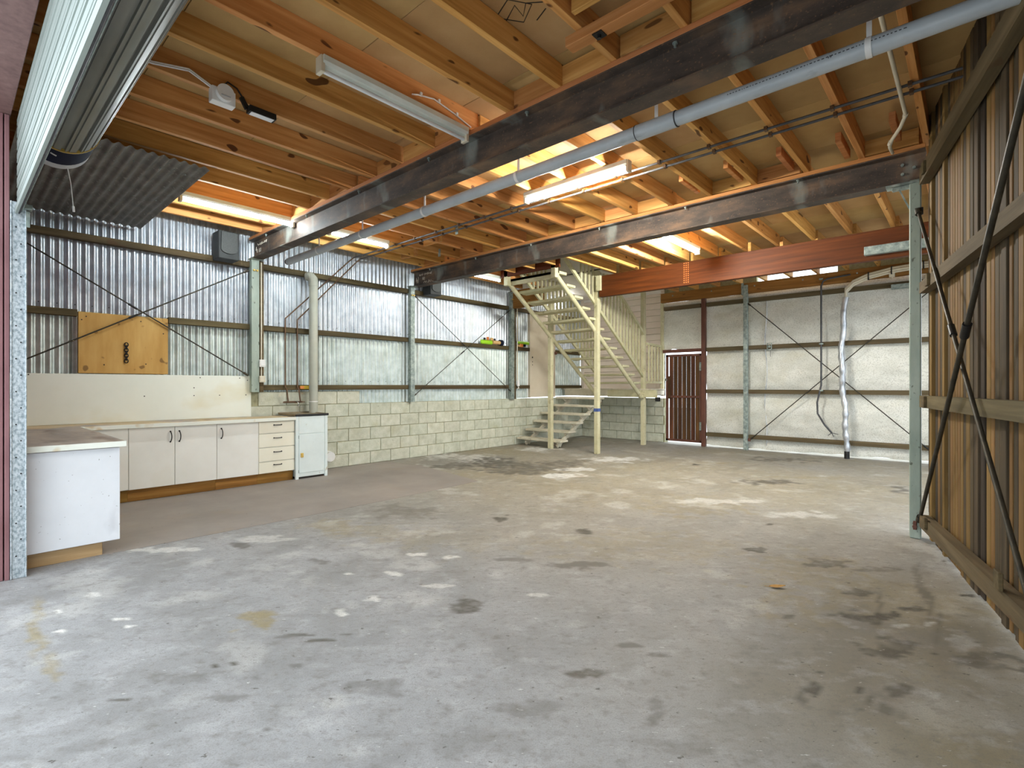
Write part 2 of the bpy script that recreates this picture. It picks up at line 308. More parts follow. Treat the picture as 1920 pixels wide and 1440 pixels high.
STAINS = [(-2.199,2.045,0.069,0.063,0.057,-0.053,0,0.55),(-1.298,1.923,0.075,0.067,0.021,-0.032,0,0.6),(-0.453,3.433,0.102,0.092,0.011,-0.085,0,0.75),(-0.271,3.744,0.048,0.043,0.004,-0.053,0,0.8),(-0.312,3.114,0.121,0.109,0.01,-0.104,0,0.55),(-0.527,3.832,0.077,0.069,0.011,-0.078,0,0.55),(-0.803,4.267,0.092,0.083,0.019,-0.1,0,0.5),(-0.514,4.369,0.153,0.138,0.007,-0.062,0,0.4),(-0.032,4.213,0.034,0.031,0,-0.042,0,0.8),(0.074,3.278,0.102,0.092,-0.002,-0.098,0,0.5),(-0.225,2.701,0.05,0.045,0.003,-0.042,0,0.5),(-2.903,1.139,0.082,0.074,0.149,-0.058,1,0.6),(-0.328,3.59,0.022,0.02,0.004,-0.041,0,0.6),(-0.776,3.159,0.027,0.024,0.007,-0.029,0,0.5),(-0.588,3.329,0.018,0.016,0.004,-0.023,0,0.5),(-1.275,2.274,0.059,0.053,0.016,-0.028,0,0.4),(-1.126,2.306,0.038,0.034,0.011,-0.023,0,0.4),(-0.947,1.893,0.022,0.02,0.045,-0.089,0,0.3),(-3.568,1.852,0.058,0.052,0.064,-0.033,0,0.4),(-4.407,1.604,0.077,0.069,0.101,-0.037,0,0.45),(-3.418,3.615,0.065,0.059,0.067,-0.071,0,0.7),(-2.597,3.789,0.07,0.063,0.047,-0.068,0,0.7),(-1.288,4.305,0.05,0.045,0.021,-0.069,0,0.7),(-5.915,6.166,0.397,0.357,0.521,-0.543,0,0.6),(-5.168,6.239,0.438,0.395,0.287,-0.347,0,0.5),(-6.271,5.537,0.257,0.232,0.32,-0.282,0,0.45),(-5.117,5.679,0.355,0.32,0.183,-0.203,0,0.5),(-5.056,6.94,0.33,0.298,0.201,-0.276,0,0.4),(-6.471,6.337,0.28,0.252,0.44,-0.431,2,0.5),(-2.038,7.373,0.318,0.286,0.055,-0.198,0,0.55),(-2.482,9.756,0.414,0.373,0.086,-0.339,0,0.45),(-3.139,8.668,0.529,0.476,0.084,-0.233,1,0.5),(-1.811,8.06,0.78,0.703,0.041,-0.183,1,0.5),(-1.141,7.792,0.558,0.503,0.024,-0.161,1,0.45),(-0.663,7.951,0.079,0.071,0.029,-0.351,0,0.55),(-3.38,8.218,0.039,0.035,0.045,-0.11,0,1),(-1.419,5.133,0.022,0.02,0.011,-0.039,0,0.8),(-3.357,5.029,0.556,0.501,0.322,-0.483,1,0.4),(-2.266,5.467,0.691,0.622,0.229,-0.553,1,0.45),(-3.113,6.613,0.65,0.585,0.228,-0.485,1,0.4),(-4.307,3.153,0.323,0.291,0.24,-0.176,0,0.3),(-4.335,2.457,0.293,0.264,0.22,-0.125,1,0.4),(-3.754,2.636,0.415,0.374,0.253,-0.177,1,0.3),(-2.017,3.795,0.807,0.727,0.239,-0.451,1,0.35),(-3.089,3.025,0.601,0.542,0.292,-0.286,1,0.25),(-0.543,3.709,0.483,0.435,0.081,-0.556,1,0.45),(-0.134,2.984,0.286,0.257,0.013,-0.3,1,0.4),(-0.924,4.114,0.37,0.333,0.087,-0.387,1,0.4),(-2.585,1.225,0.057,0.052,0.016,-0.008,0,0.5),(-2.446,1.269,0.056,0.05,0.015,-0.008,0,0.55),(-2.619,1.172,0.045,0.04,0.017,-0.007,0,0.4),(-2.411,1.397,0.029,0.026,0.01,-0.006,0,0.5),(-3.75,0.334,0.03,0.027,0.506,-0.045,1,0.55),(-3.137,0.337,0.025,0.023,0.169,-0.018,1,0.4),(-2.294,0.773,0.049,0.044,0.031,-0.01,0,0.3),(-2.619,0.687,0.088,0.079,0.047,-0.012,0,0.25),(-1.901,1.227,0.101,0.091,0.046,-0.03,0,0.25),(-1.334,1.544,0.126,0.114,0.034,-0.04,0,0.22),(-2.119,3.038,0.171,0.154,0.037,-0.053,0,0.4),(-2.535,2.814,0.117,0.106,0.031,-0.034,0,0.35),(-2.568,2.131,0.077,0.069,0.027,-0.022,2,0.5),(-1.992,2.457,0.049,0.044,0.015,-0.019,2,0.4),(-2.667,1.528,0.027,0.024,0.049,-0.028,2,0.6),(-3.185,1.865,0.022,0.02,0.018,-0.011,2,0.8),(-3.482,0.66,0.035,0.031,0.024,-0.004,2,0.9),(-3.362,0.667,0.021,0.019,0.022,-0.004,2,0.9),(-3.565,0.404,0.021,0.019,0.023,-0.003,2,0.8),(-3.881,0.435,0.018,0.016,0.027,-0.003,2,0.7),(-4.042,0.632,0.049,0.044,0.051,-0.008,2,0.5),(-2.682,1.73,0.033,0.03,0.039,-0.025,2,0.5),(-2.954,2.074,0.054,0.049,0.033,-0.023,2,0.5),(-3.159,2.412,0.048,0.044,0.039,-0.03,2,0.6),(-2.917,2.549,0.048,0.043,0.027,-0.024,2,0.5),(-4.761,1.14,0.219,0.197,0.091,-0.022,2,0.4),(-4.424,1.822,0.2,0.181,0.076,-0.031,2,0.3),(-6.564,8.094,0.322,0.29,0.213,-0.263,2,0.6),(-4.548,6.52,0.244,0.22,0.085,-0.122,2,0.5),(-4.395,5.904,0.227,0.204,0.102,-0.137,2,0.5),(-4.654,7.799,0.414,0.373,0.162,-0.271,2,0.6),(-2.098,5.792,0.442,0.398,0.047,-0.13,2,0.35),(-1.287,5.729,0.317,0.285,0.031,-0.139,2,0.3),(-6.501,4.76,0.366,0.33,0.315,-0.231,2,0.5),(-7.17,6.073,0.288,0.26,0.309,-0.262,2,0.5),(-2.608,0.838,0.007,0.007,0.03,-0.01,0,0.8),(-2.552,0.894,0.013,0.012,0.015,-0.005,0,0.6),(-2.599,0.484,0.026,0.023,0.013,-0.002,0,0.6),(-2.599,0.382,0.008,0.007,0.034,-0.005,0,0.4),(-2.348,0.921,0.014,0.013,0.025,-0.01,0,0.3),(-2.314,1.097,0.029,0.026,0.022,-0.01,0,0.35),(-2.81,0.318,0.013,0.012,0.014,-0.002,0,0.4),(-1.963,0.808,0.009,0.008,0.009,-0.004,0,0.6),(-0.405,2.768,0.013,0.011,0.022,-0.148,0,0.3),(-0.357,2.567,0.005,0.004,0.021,-0.151,0,0.6),(-0.313,2.51,0.005,0.004,0.018,-0.143,0,0.5),(-0.271,2.525,0.005,0.004,0.013,-0.12,0,0.5),(-0.249,2.513,0.005,0.004,0.01,-0.103,0,0.5),(-0.507,2.483,0.017,0.015,0.012,-0.06,0,0.6),(-0.53,2.402,0.013,0.012,0.018,-0.08,0,0.5),(-0.481,2.431,0.013,0.012,0.003,-0.017,0,0.7),(-0.24,2.658,0.013,0.012,0.001,-0.014,0,0.7),(-0.509,2.646,0.009,0.008,0.003,-0.015,0,0.7),(-0.136,3.525,0.013,0.011,0.011,-0.284,0,0.4),(-0.184,3.832,0.014,0.012,0.016,-0.335,0,0.35),(-0.282,4.415,0.016,0.015,0.022,-0.342,0,0.3),(-0.402,3.635,0.011,0.01,0.027,-0.244,0,0.4),(-0.238,4.149,0.035,0.032,0.01,-0.167,0,0.4),(0.01,3.397,0.058,0.053,-0,-0.094,0,0.35),(-0.021,3.589,0.006,0.006,0,-0.015,0,0.9),(0.02,3.476,0.008,0.007,-0,-0.014,0,0.9),(0.098,3.429,0.01,0.009,-0,-0.014,0,0.9),(-0.139,3.182,0.008,0.007,0.001,-0.013,0,0.8),(-0.16,4.922,0.012,0.01,0.001,-0.03,0,0.9),(-0.01,3.4,0.051,0.046,0,-0.095,2,0.35),(-0.172,3.575,0.021,0.019,0.002,-0.032,2,0.5),(-0.288,3.453,0.034,0.031,0.003,-0.03,2,0.4),(-2.427,0.205,0.082,0.074,0.041,-0.003,0,0.2),(-2.343,0.351,0.085,0.077,0.034,-0.005,0,0.2),(-1.329,1.302,0.144,0.129,0.039,-0.038,0,0.15),(-0.743,1.793,0.085,0.077,0.021,-0.051,0,0.2),(-0.671,2.142,0.063,0.057,0.017,-0.055,0,0.2)]

# ------------------------------------------------------------------ floor: concrete slab with its own stains and some painted-in shade
def vnoise(x, y, seed):
    rs = np.random.RandomState(seed); T = rs.rand(256, 256)
    xi = np.floor(x).astype(int); yi = np.floor(y).astype(int); fx = x-xi; fy = y-yi
    fx = fx*fx*(3-2*fx); fy = fy*fy*(3-2*fy)
    a = T[xi % 256, yi % 256]; b = T[(xi+1) % 256, yi % 256]; c = T[xi % 256, (yi+1) % 256]; d = T[(xi+1) % 256, (yi+1) % 256]
    return (a*(1-fx)+b*fx)*(1-fy)+(c*(1-fx)+d*fx)*fy
def fbm(x, y, seed, o=5):
    s = 0; a = .5; t = 0
    for i in range(o):
        s = s+a*vnoise(x*2**i, y*2**i, seed+i); t += a; a *= .55
    return s/t
def make_floor():
    X0, X1, Y0, Y1, st = -7.6, 1.6, -.2, 11.2, .022
    nx = int((X1-X0)/st)+1; ny = int((Y1-Y0)/st)+1
    xs = np.linspace(X0, X1, nx); ys = np.linspace(Y0, Y1, ny)
    gx, gy = np.meshgrid(xs, ys)
    co = np.stack([gx, gy, np.zeros_like(gx)], -1).reshape(-1, 3)
    me = bpy.data.meshes.new('floor')
    i = np.arange(nx*ny).reshape(ny, nx)
    q = np.stack([i[:-1, :-1], i[:-1, 1:], i[1:, 1:], i[1:, :-1]], -1).reshape(-1, 4)
    me.vertices.add(len(co)); me.vertices.foreach_set('co', co.ravel().astype(np.float32))
    me.loops.add(q.size); me.loops.foreach_set('vertex_index', q.ravel().astype(np.int32))
    me.polygons.add(len(q)); me.polygons.foreach_set('loop_start', np.arange(0, q.size, 4, dtype=np.int32))
    me.update(calc_edges=True)
    x = gx.ravel(); y = gy.ravel()
    C = np.zeros((3, x.size))
    wx = (fbm(x*9, y*9, 3)-.5); wy = (fbm(x*9, y*9, 13)-.5); gr = fbm(x*16, y*16, 23, 4)
    for cx, cy, ax, ay, bx, by, ch, s in STAINS:
        ra = math.hypot(ax, ay); rb = math.hypot(bx, by); rm = max(ra, rb)*2.2
        k = np.where((abs(x-cx) < rm) & (abs(y-cy) < rm))[0]
        if not len(k): continue
        det = ax*by-ay*bx
        dx = x[k]-cx; dy = y[k]-cy
        am = min(ra, rb)*1.3
        dx = dx+wx[k]*am*1.9; dy = dy+wy[k]*am*1.9
        u = (dx*by-dy*bx)/det; v = (ax*dy-ay*dx)/det
        d = np.sqrt(u*u+v*v)
        f = np.clip((1.15-d)/(.28 if max(ra, rb) < .35 else .6), 0, 1); f = f*f*(3-2*f)
        f = f*np.clip(.6+1.0*(gr[k]-.15), 0, 1)*min(1, s*1.6)
        C[ch, k] = np.maximum(C[ch, k], f)
    # broad tan deeper in, partly wear and partly warm light painted in; blotches everywhere
    b1 = fbm(x*.55+7, y*.55, 41, 5); b2 = fbm(x*2.1, y*2.1, 51, 5); b3 = fbm(x*4, y*1.2, 61, 4)
    dep = np.clip((y*.75-x*.18-1.5)/3.2, 0, 1)
    rt_shade = np.clip((x+1.6)/1.4, 0, 1)*np.clip((y-1.2)/1.2, 0, 1)*np.clip((5.2-y)/1.0, 0, 1)  # shade beside the right wall, painted in as tan and dark tone
    C[1] = np.maximum(C[1], rt_shade*(.5+.8*(b2-.4)))
    C[0] = np.maximum(C[0], rt_shade*np.clip(.2+.9*(b3-.4), 0, .5))
    C[1] = np.maximum(C[1], np.clip(dep*(.42+.9*(b1-.4)), 0, .8))
    C[0] = np.maximum(C[0], np.clip((b2-.56)*1.1, 0, .15))
    C[0] = np.maximum(C[0], np.clip((b3-.63)*1.6, 0, .2))
    C[2] = np.maximum(C[2], np.clip((fbm(x*3.1+20, y*3.1, 71, 5)-.62)*2.0, 0, .25))
    at = me.color_attributes.new('stain_shade', 'FLOAT_COLOR', 'POINT')
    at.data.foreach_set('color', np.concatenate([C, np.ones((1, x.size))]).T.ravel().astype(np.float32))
    m = bpy.data.materials.new('old_concrete'); m.use_nodes = True; nt = m.node_tree; N = nt.nodes; L = nt.links
    b = N['Principled BSDF']; b.inputs['Specular IOR Level'].default_value = .35
    tc = N.new('ShaderNodeTexCoord'); a = N.new('ShaderNodeAttribute'); a.attribute_name = 'stain_shade'
    sp = N.new('ShaderNodeSeparateColor'); L.new(a.outputs['Color'], sp.inputs[0])
    n1 = N.new('ShaderNodeTexNoise'); n1.inputs['Scale'].default_value = 2.3; n1.inputs['Detail'].default_value = 10; n1.inputs['Roughness'].default_value = .65
    L.new(tc.outputs['Object'], n1.inputs['Vector'])
    r1 = N.new('ShaderNodeValToRGB'); L.new(n1.outputs['Fac'], r1.inputs[0])
    e = r1.color_ramp.elements; e[0].position = .3; e[0].color = lin((138, 138, 138)); e[1].position = .68; e[1].color = lin((164, 164, 165))
    cur = r1.outputs[0]
    def mixin(fac, col, typ='MIX'):
        nonlocal cur
        mx = N.new('ShaderNodeMixRGB'); mx.blend_type = typ; L.new(fac, mx.inputs[0]); L.new(cur, mx.inputs[1]); mx.inputs[2].default_value = lin(col); cur = mx.outputs[0]
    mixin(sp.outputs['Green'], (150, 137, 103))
    mixin(sp.outputs['Blue'], (222, 220, 214))
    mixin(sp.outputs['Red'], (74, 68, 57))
    rot = N.new('ShaderNodeMapping'); rot.inputs['Rotation'].default_value = (0, 0, -.733); L.new(tc.outputs['Object'], rot.inputs[0])
    for scale, lo, hi, col, amt, stv, det in ((12, .53, .70, (104, 100, 92), .5, (.75, 1, 1), 9), (9, .53, .72, (200, 200, 201), .3, (.65, 1, 1), 9), (40, .52, .7, (112, 108, 100), .5, (.8, 1, 1), 7),
                                              (30, .66, .69, (70, 64, 56), .75, (.6, 1, 1), 5), (75, .68, .73, (60, 55, 48), .7, (.7, 1, 1), 3), (60, .68, .73, (226, 225, 222), .6, (.3, 1, 1), 3), (160, .45, .75, (110, 107, 102), .5, (1, 1, 1), 2)):
        mp = N.new('ShaderNodeMapping'); mp.inputs['Scale'].default_value = stv; L.new(rot.outputs[0], mp.inputs[0])
        n2 = N.new('ShaderNodeTexNoise'); n2.inputs['Scale'].default_value = scale; n2.inputs['Detail'].default_value = det; n2.inputs['Roughness'].default_value = .62; L.new(mp.outputs[0], n2.inputs['Vector'])
        mr = N.new('ShaderNodeMapRange'); mr.inputs['From Min'].default_value = lo; mr.inputs['From Max'].default_value = hi; mr.inputs['To Max'].default_value = amt
        L.new(n2.outputs['Fac'], mr.inputs['Value']); mixin(mr.outputs[0], col)
    L.new(cur, b.inputs['Base Color'])
    rr = N.new('ShaderNodeMapRange'); rr.inputs['To Min'].default_value = .48; rr.inputs['To Max'].default_value = .78; L.new(n1.outputs['Fac'], rr.inputs['Value']); L.new(rr.outputs[0], b.inputs['Roughness'])
    bp = N.new('ShaderNodeBump'); bp.inputs['Strength'].default_value = .25; bp.inputs['Distance'].default_value = .004; L.new(n1.outputs['Fac'], bp.inputs['Height']); L.new(bp.outputs[0], b.inputs['Normal'])
    me.materials.append(m)
    return struct('floor', me, None)
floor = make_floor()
# painted strip in front of the benches (a skin of floor paint)
pp = MB()
edge = [(-6.9, .6), (-4.93, .6), (-4.9, 1.6), (-4.89, 2.6), (-4.91, 3.6), (-4.97, 4.83), (-5.8, 5.0), (-6.62, 5.15), (-6.9, 5.05), (-7.42, 5.05), (-7.42, 3.75), (-6.9, 3.7)]
pp.extrude(edge, lambda p, t: (p[0], p[1], t), .0004, .003)
obj('paint_patch', pp, M['patch'], floor)
g = struct('ground', B(-30, 30, -30, 30, -.12, -.06), M['ground'])

# ------------------------------------------------------------------ ceiling: deck, joists, noggings
ceil = MB(); rows = [.05, .95, 1.85, 2.75, 3.65, 4.55, 5.45, 6.2, 6.95, 7.6, 8.25, 9.15, 10.05, 10.98]
deck_spans = []
for i in range(len(rows)-1):
    y0, y1 = rows[i], rows[i+1]
    spans = [(-7.55, 1.4)] if y1 <= 6.96 else [(-7.55, -6.56), (-5.2, 1.4)] if y1 <= 8.26 else [(-5.2, 1.4)]
    for a, b in spans:
        ceil.box(a, b, y0, y1, 3.53, 3.58); deck_spans.append((a, b, y0, y1, i))
ceil.box(-7.6, -5.15, 6.9, 11.1, 3.9, 3.95)
for a, b, c, d in ((-7.6, -7.55, 6.9, 11.1), (-5.2, -5.15, 6.95, 11.1)): ceil.box(a, b, c, d, 3.53, 3.92)
ceiling = struct('ceiling', ceil, M['dark'])
for a, b, y0, y1, i in deck_spans:
    x = a
    first = True
    while x < b-.01:
        x2 = min(b, x+(3.6 if not first else 1.35+(i % 3)*.9)); first = False
        obj('deck_panel', CB(x+.002, x2-.002, y0+.002, y1-.002, 3.5, 3.52, c=.002), M['deck'], ceiling)
        x = x2
obj('soffit_panel', B(-7.5, -5.22, 8.3, 10.97, 3.46, 3.48), M['white_wall'], ceiling)
obj('soffit_panel', B(-7.5, -5.22, 6.98, 8.3, 3.86, 3.88), M['white_wall'], ceiling)
for a in ((-5.215, -5.205, 6.99, 8.3), (-6.56, -6.55, 6.99, 8.3), (-6.55, -5.215, 6.985, 6.995), (-6.55, -5.215, 8.3, 8.31)): obj('soffit_panel', B(*a, 3.5, 3.87), M['white_wall'], ceiling)
JX = [-1.22-.4515*k for k in range(-5, 14)]
bays = [(.3, 2.915), (2.925, 5.625), (5.635, 8.19), (8.31, 10.78)]
jm = {}
for bi, (y0, y1) in enumerate(bays):
    jm[bi] = CB(-.0225, .0225, -(y1-y0)/2, (y1-y0)/2, -.08, .08, c=.002).mesh('joist')
for bi, (y0, y1) in enumerate(bays):
    for k, x in enumerate(JX):
        jx = x+R.uniform(-.012, .012)+(.02 if bi % 2 else -.005)
        a, b = y0, y1
        if bi == 0 and x > .8: continue
        if bi == 2 and -6.56 < x < -5.2: b = 6.95
        if bi == 3 and x < -5.2: continue
        if (a, b) == (y0, y1): obj('joist', jm[bi], M['joist'], ceiling, (jx, (a+b)/2, 3.42+R.uniform(-.004, .003)))
        else: obj('joist', CB(-.0225, .0225, -(b-a)/2, (b-a)/2, -.08, .08, c=.002), M['joist'], ceiling, (jx, (a+b)/2, 3.42))
nog = CB(-.2, .2, -.0175, .0175, -.075, .06, c=.002).mesh('nogging')
for k, x in enumerate(JX[:-1]):
    for yy in (2.86, 5.57):
        if R.random() < .85 and x > -7: obj('nogging', nog, M['joist_x'], ceiling, (x-.226, yy+R.uniform(-.01, .01), 3.425))
for x0, yy in ((-1.22, 2.33), (-2.6, 4.6), (-5.6, 4.75), (-6.5, 5.0), (-1.9, 8.9), (-2.8, 8.9)):
    obj('nogging', nog, M['joist_x'], ceiling, (x0-.226, yy, 3.42))
obj('nogging', CB(-6.56, -5.2, 6.96, 7.0, 3.30, 3.5), M['beam_red'], ceiling)
# hung batten with bolt plate, close to the first steel beam
hb = obj('hung_batten', CB(-1.78, -1.12, 2.44, 2.52, 3.275, 3.335), M['plank_beam'], ceiling)
obj('bolt_plate', B(-1.60, -1.54, 2.45, 2.51, 3.268, 3.275).disc((-1.57, 2.48, 3.27), (0, 0, -1), .012, .02, 8), M['blackmetal'], hb)
# short cleats beside the joists
for x, yy in ((-.80, 5.3), (-1.25, 5.25), (-1.7, 5.2), (-.42, 5.2), (-2.15, 5.22)):
    obj('cleat', CB(x-.075, x-.03, yy-.22, yy+.22, 3.36, 3.44), M['plank_beam'], ceiling)
for x, y_ in ((-5.05, 4.52), (-6.12, 5.12)):
    obj('nail_plate', MB().cbox(x-.028, x+.028, y_-.004, y_, 3.28, 3.40), M['zinc'], ceiling)
# marker drawing on the underside of the deck, near the hung batten
mk = MB()
for st_ in ([(-2.13, 2.22), (-1.98, 2.16), (-1.90, 2.28), (-2.03, 2.36), (-2.13, 2.22)], [(-2.10, 2.28), (-1.98, 2.22), (-2.0, 2.32), (-1.92, 2.25), (-1.84, 2.31)], [(-1.96, 2.40), (-1.86, 2.36)]):
    mk.tube([(a, b, 3.4995) for a, b in st_], .0035, 5)
obj('marker_drawing', mk, M['dark'], ceiling)
# pale corrugated strip over the last bay
cs = MB()
n = 8*20
for xx in np.linspace(-3.6, -1.8, n): cs.v += [(xx, 9.6, 3.455+.008*math.sin(2*PI*xx/.076)), (xx, 10.7, 3.455+.008*math.sin(2*PI*xx/.076))]
cs.f = [(2*i, 2*i+2, 2*i+3, 2*i+1) for i in range(n-1)]; cs.sm = [True]*(n-1)
obj('pale_roof_sheet', cs, M['white_wall'], ceiling)

# ------------------------------------------------------------------ left wall: block base, corrugated sheets, girts
wl = MB().box(-7.64, -7.462, .1, 11.1, 0, 1.0).box(-7.64, -7.462, .1, 4.55, 1.0, 1.2)
wall_left = struct('wall_left', wl, M['mortar'])
blk = CB(-.03, .03, -.195, .195, -.095, .095, c=.004).mesh('block')
for c in range(6):
    y = 2.75+(.2 if c % 2 else 0)
    while y < 10.9:
        if c < 5 or y+.4 < 4.6:
            me = blk
            obj('block', me, M['block'], wall_left, (-7.48+R.uniform(-.0015, .0015), y+.2, .1+.2*c))
        y += .4
def corr(name, y0, y1, z0, z1, x, mt, parent=None):
    n = max(2, int((y1-y0)/.076*8)); mb = MB(); yc = (y0+y1)/2
    for i in range(n+1):
        y = y0+(y1-y0)*i/n; dx = .014*math.sin(2*PI*y/.076)
        mb.v += [(dx, y-yc, z0), (dx, y-yc, z1)]
    mb.f = [(2*i, 2*i+2, 2*i+3, 2*i+1) for i in range(n)]; mb.sm = [True]*n
    return obj(name, mb, mt, parent, (x, yc, 0))
y = .1
while y < 8.84:
    y2 = min(y+.762, 8.86); zb = 1.17 if y < 3.8 else .985 if y < 7.2 else 1.003
    corr('corrugated_sheet', y-.03, y2+.03, zb+R.uniform(.0, .01), 2.2, -7.53+R.uniform(-.001, .001), M['galv_low'], wall_left)
    corr('corrugated_sheet', y-.03, y2+.03, 2.14, 3.52, -7.523+R.uniform(-.001, .001), M['galv'], wall_left)
    y = y2
corr('corrugated_sheet', 8.86, 9.76, 2.95, 3.52, -7.523, M['galv'], wall_left)
for a, b in ((9.76, 10.4), (10.4, 10.98)):
    corr('corrugated_sheet', a, b, 1.04, 2.2, -7.53, M['galv_low'], wall_left); corr('corrugated_sheet', a, b, 2.14, 3.52, -7.523, M['galv'], wall_left)
for z0, z1, segs in ((2.925, 3.0, ((.3, 2.83), (3.0, 5.51), (5.6, 8.14), (8.3, 10.9))),
                     (2.065, 2.14, ((.3, 1.0), (1.87, 2.83), (3.0, 5.51), (5.6, 8.14), (8.33, 8.85), (9.77, 10.9))),
                     (1.225, 1.3, ((2.98, 5.51), (5.6, 8.14), (8.33, 8.85), (9.77, 10.9)))):
    for a, b in segs: obj('girt', CB(-.045, .045, -(b-a)/2, (b-a)/2, -(z1-z0)/2, (z1-z0)/2), M['girt'], wall_left, (-7.468, (a+b)/2, (z0+z1)/2))
obj('screw_row', (lambda mb: [mb.disc((-7.512, yy, z), (1, 0, 0), .006, .006, 6) for yy in np.arange(.38, 8.7, .152) for z in (2.2, 1.36)] and mb)(MB()), M['blackmetal'], wall_left)['kind'] = 'stuff'

# ------------------------------------------------------------------ back wall
wbk = MB().box(-7.5, -5.22, 10.985, 11.15, 0, 1.0).box(-7.6, -3.25, 10.99, 11.1, 3.3, 3.95).box(-7.5, -5.22, 11.0, 11.03, 1.06, 3.5).box(-1.85, .08, 10.99, 11.1, 3.3, 3.6)
wall_back = struct('wall_back', wbk, M['mortar'])
blkx = CB(-.195, .195, -.03, .03, -.095, .095, c=.004).mesh('block')
for c in range(5):
    x = -7.45+(.2 if c % 2 else 0)-.2
    while x < -5.3:
        x1 = min(x+.4, -5.22)
        if x1-x > .3: obj('block', blkx, M['block'], wall_back, (x+.2 if x1 == x+.4 else -5.415, 10.985+R.uniform(-.002, .002), .1+.2*c))
        elif x1-x > .05: obj('block', CB(-(x1-x)/2+.005, (x1-x)/2-.005, -.03, .03, -.095, .095, c=.004), M['block'], wall_back, ((x+x1)/2, 10.985, .1+.2*c))
        x += .4
nb = 17
for i in range(nb):
    z = 1.06+.142*i
    mb = MB(); pr = [(11.0, z), (10.975, z), (10.99, z+.136), (11.0, z+.136)]
    mb.extrude([(-.0+a, b) for a, b in pr], lambda p, t: (t, p[0]-11.0, p[1]-z), -1.13, 1.13)
    obj('weatherboard', mb, M['weather'], wall_back, (-6.35, 11.0, z))
obj('corner_trim', CB(-5.3, -5.22, 10.96, 11.03, 1.05, 3.46), M['weather'], wall_back)
obj('corner_trim', CB(-7.50, -7.40, 10.96, 11.0, 1.05, 3.46), M['weather'], wall_back)
obj('corner_trim', CB(-7.4, -5.3, 10.955, 10.985, 3.40, 3.46), M['white_wall'], wall_back)
# foil lining between the girts, in drops with wrinkled seams
def foil(x0, x1, z0, z1, y, seed):
    nx = int((x1-x0)/.05)+2; nz = int((z1-z0)/.045)+2
    X, Z = np.meshgrid(np.linspace(x0, x1, nx), np.linspace(z0, z1, nz))
    bul = np.zeros_like(X)
    gz = [-.1, .265, 1.17, 2.05, 3.0, 3.2]
    for a, b in zip(gz[:-1], gz[1:]): bul += np.where((Z >= a) & (Z < b), np.sin(np.clip((Z-a)/(b-a), 0, 1)*PI)*.035, 0)
    wr = (fbm(X*2.2+seed*9, Z*5+seed, seed, 4)-.5)*.05+(fbm(X*14, Z*14, seed+3, 3)-.5)*.008
    ed = np.minimum(X-x0, x1-X); ex = np.clip(1-ed/.07, 0, 1)*(fbm(Z*9, Z*0+1, seed+9, 3)-.3)*.03
    Y = y-bul-wr-ex
    Zb = Z.copy(); Zb[0] += (fbm(X[0]*5, X[0]*0, seed+5, 3)-.3)*.05
    mb = MB(); mb.v = [tuple(p) for p in np.stack([X, Y, Zb], -1).reshape(-1, 3)]
    mb.f = [(j*nx+i, j*nx+i+1, (j+1)*nx+i+1, (j+1)*nx+i) for j in range(nz-1) for i in range(nx-1)]; mb.sm = [True]*len(mb.f)
    return obj('foil_sheet', mb, M['foil'], wall_back)
foil(-5.26, -4.6, 2.08, 3.15, 10.95, 2); foil(-4.62, -4.2, 2.08, 3.15, 10.95, 4)
for i, (a, b) in enumerate(((-4.236, -3.05), (-3.07, -1.72), (-1.74, -.02))): foil(a, b, .018, 3.15, 10.94, 11+i*7)
seam = MB()
for sx in (-3.05, -1.73): seam.tube([(sx+.02*math.sin(z*5), 10.9-.01*math.sin(z*7), z) for z in np.linspace(.1, 3.1, 40)], .02, 6, flat=.3)
obj('foil_seam', seam, M['foil_bright'], wall_back)
for z in (.265, 1.17, 2.05, 3.0):
    for a, b in (((-4.19, -3.42), (-3.34, -.02)) if z < 2.9 else ((-5.14, -4.31), (-4.19, -.02))):
        obj('girt', CB(-(b-a)/2, (b-a)/2, -.045, .045, -.04, .04), M['girt_x'], wall_back, ((a+b)/2, 10.82, z))
obj('girt', CB(-5.2, -4.29, 10.84, 10.9, 2.02, 2.09), M['rust_red'], wall_back)

# ------------------------------------------------------------------ right wall: skewed batten wall, in its own frame (local x runs toward the door)
wr_rz = math.atan2(-.9764, .2159)
wall_right = struct('wall_right', B(-.1, 5.5, .034, .06, .03, 3.53), M['dark'], (-.26, 5.47, 0), wr_rz)
s = -.03
i = 0
while s < 5.3:
    w = R.choice([.042, .055, .064, .07, .078]); t = R.random()
    mt = M['plank_tan'] if t < .28 else M['plank_dark'] if t < .5 else M['plank']
    d = R.choice([0, .002, .012, -.008, .017])
    obj('plank', CB(-w/2, w/2, -.012, .016, -1.75+.0, 1.75, c=.003), mt, wall_right, (s+w/2, d, 1.78))
    s += w+R.choice([.006, .009, .013]); i += 1
for (za, zb, h) in ((.175, .36, .1), (1.16, 1.19, .095), (2.095, 2.09, .09), (3.015, 3.005, .13)):
    mb = MB()
    for px_, z in ((.05, za), (5.3, zb)):
        for yy, dz in ((-.085, -h/2), (-.018, -h/2), (-.018, h/2), (-.085, h/2)): mb.v.append((px_, yy, z+dz))
    mb.add([], []); mb.f = [(0, 1, 2, 3), (7, 6, 5, 4), (0, 4, 5, 1), (1, 5, 6, 2), (2, 6, 7, 3), (3, 7, 4, 0)]; mb.sm = [False]*6
    go = obj('girt', mb, M['girt_x'], wall_right)
for s_, z in ((.42, 2.10), (.33, .22), (.30, 1.16), (.28, 3.01), (2.05, .34)):
    obj('girt_cleat', CB(s_-.04, s_+.04, -.105, -.085, z-.045, z+.045), M['girt'], wall_right)
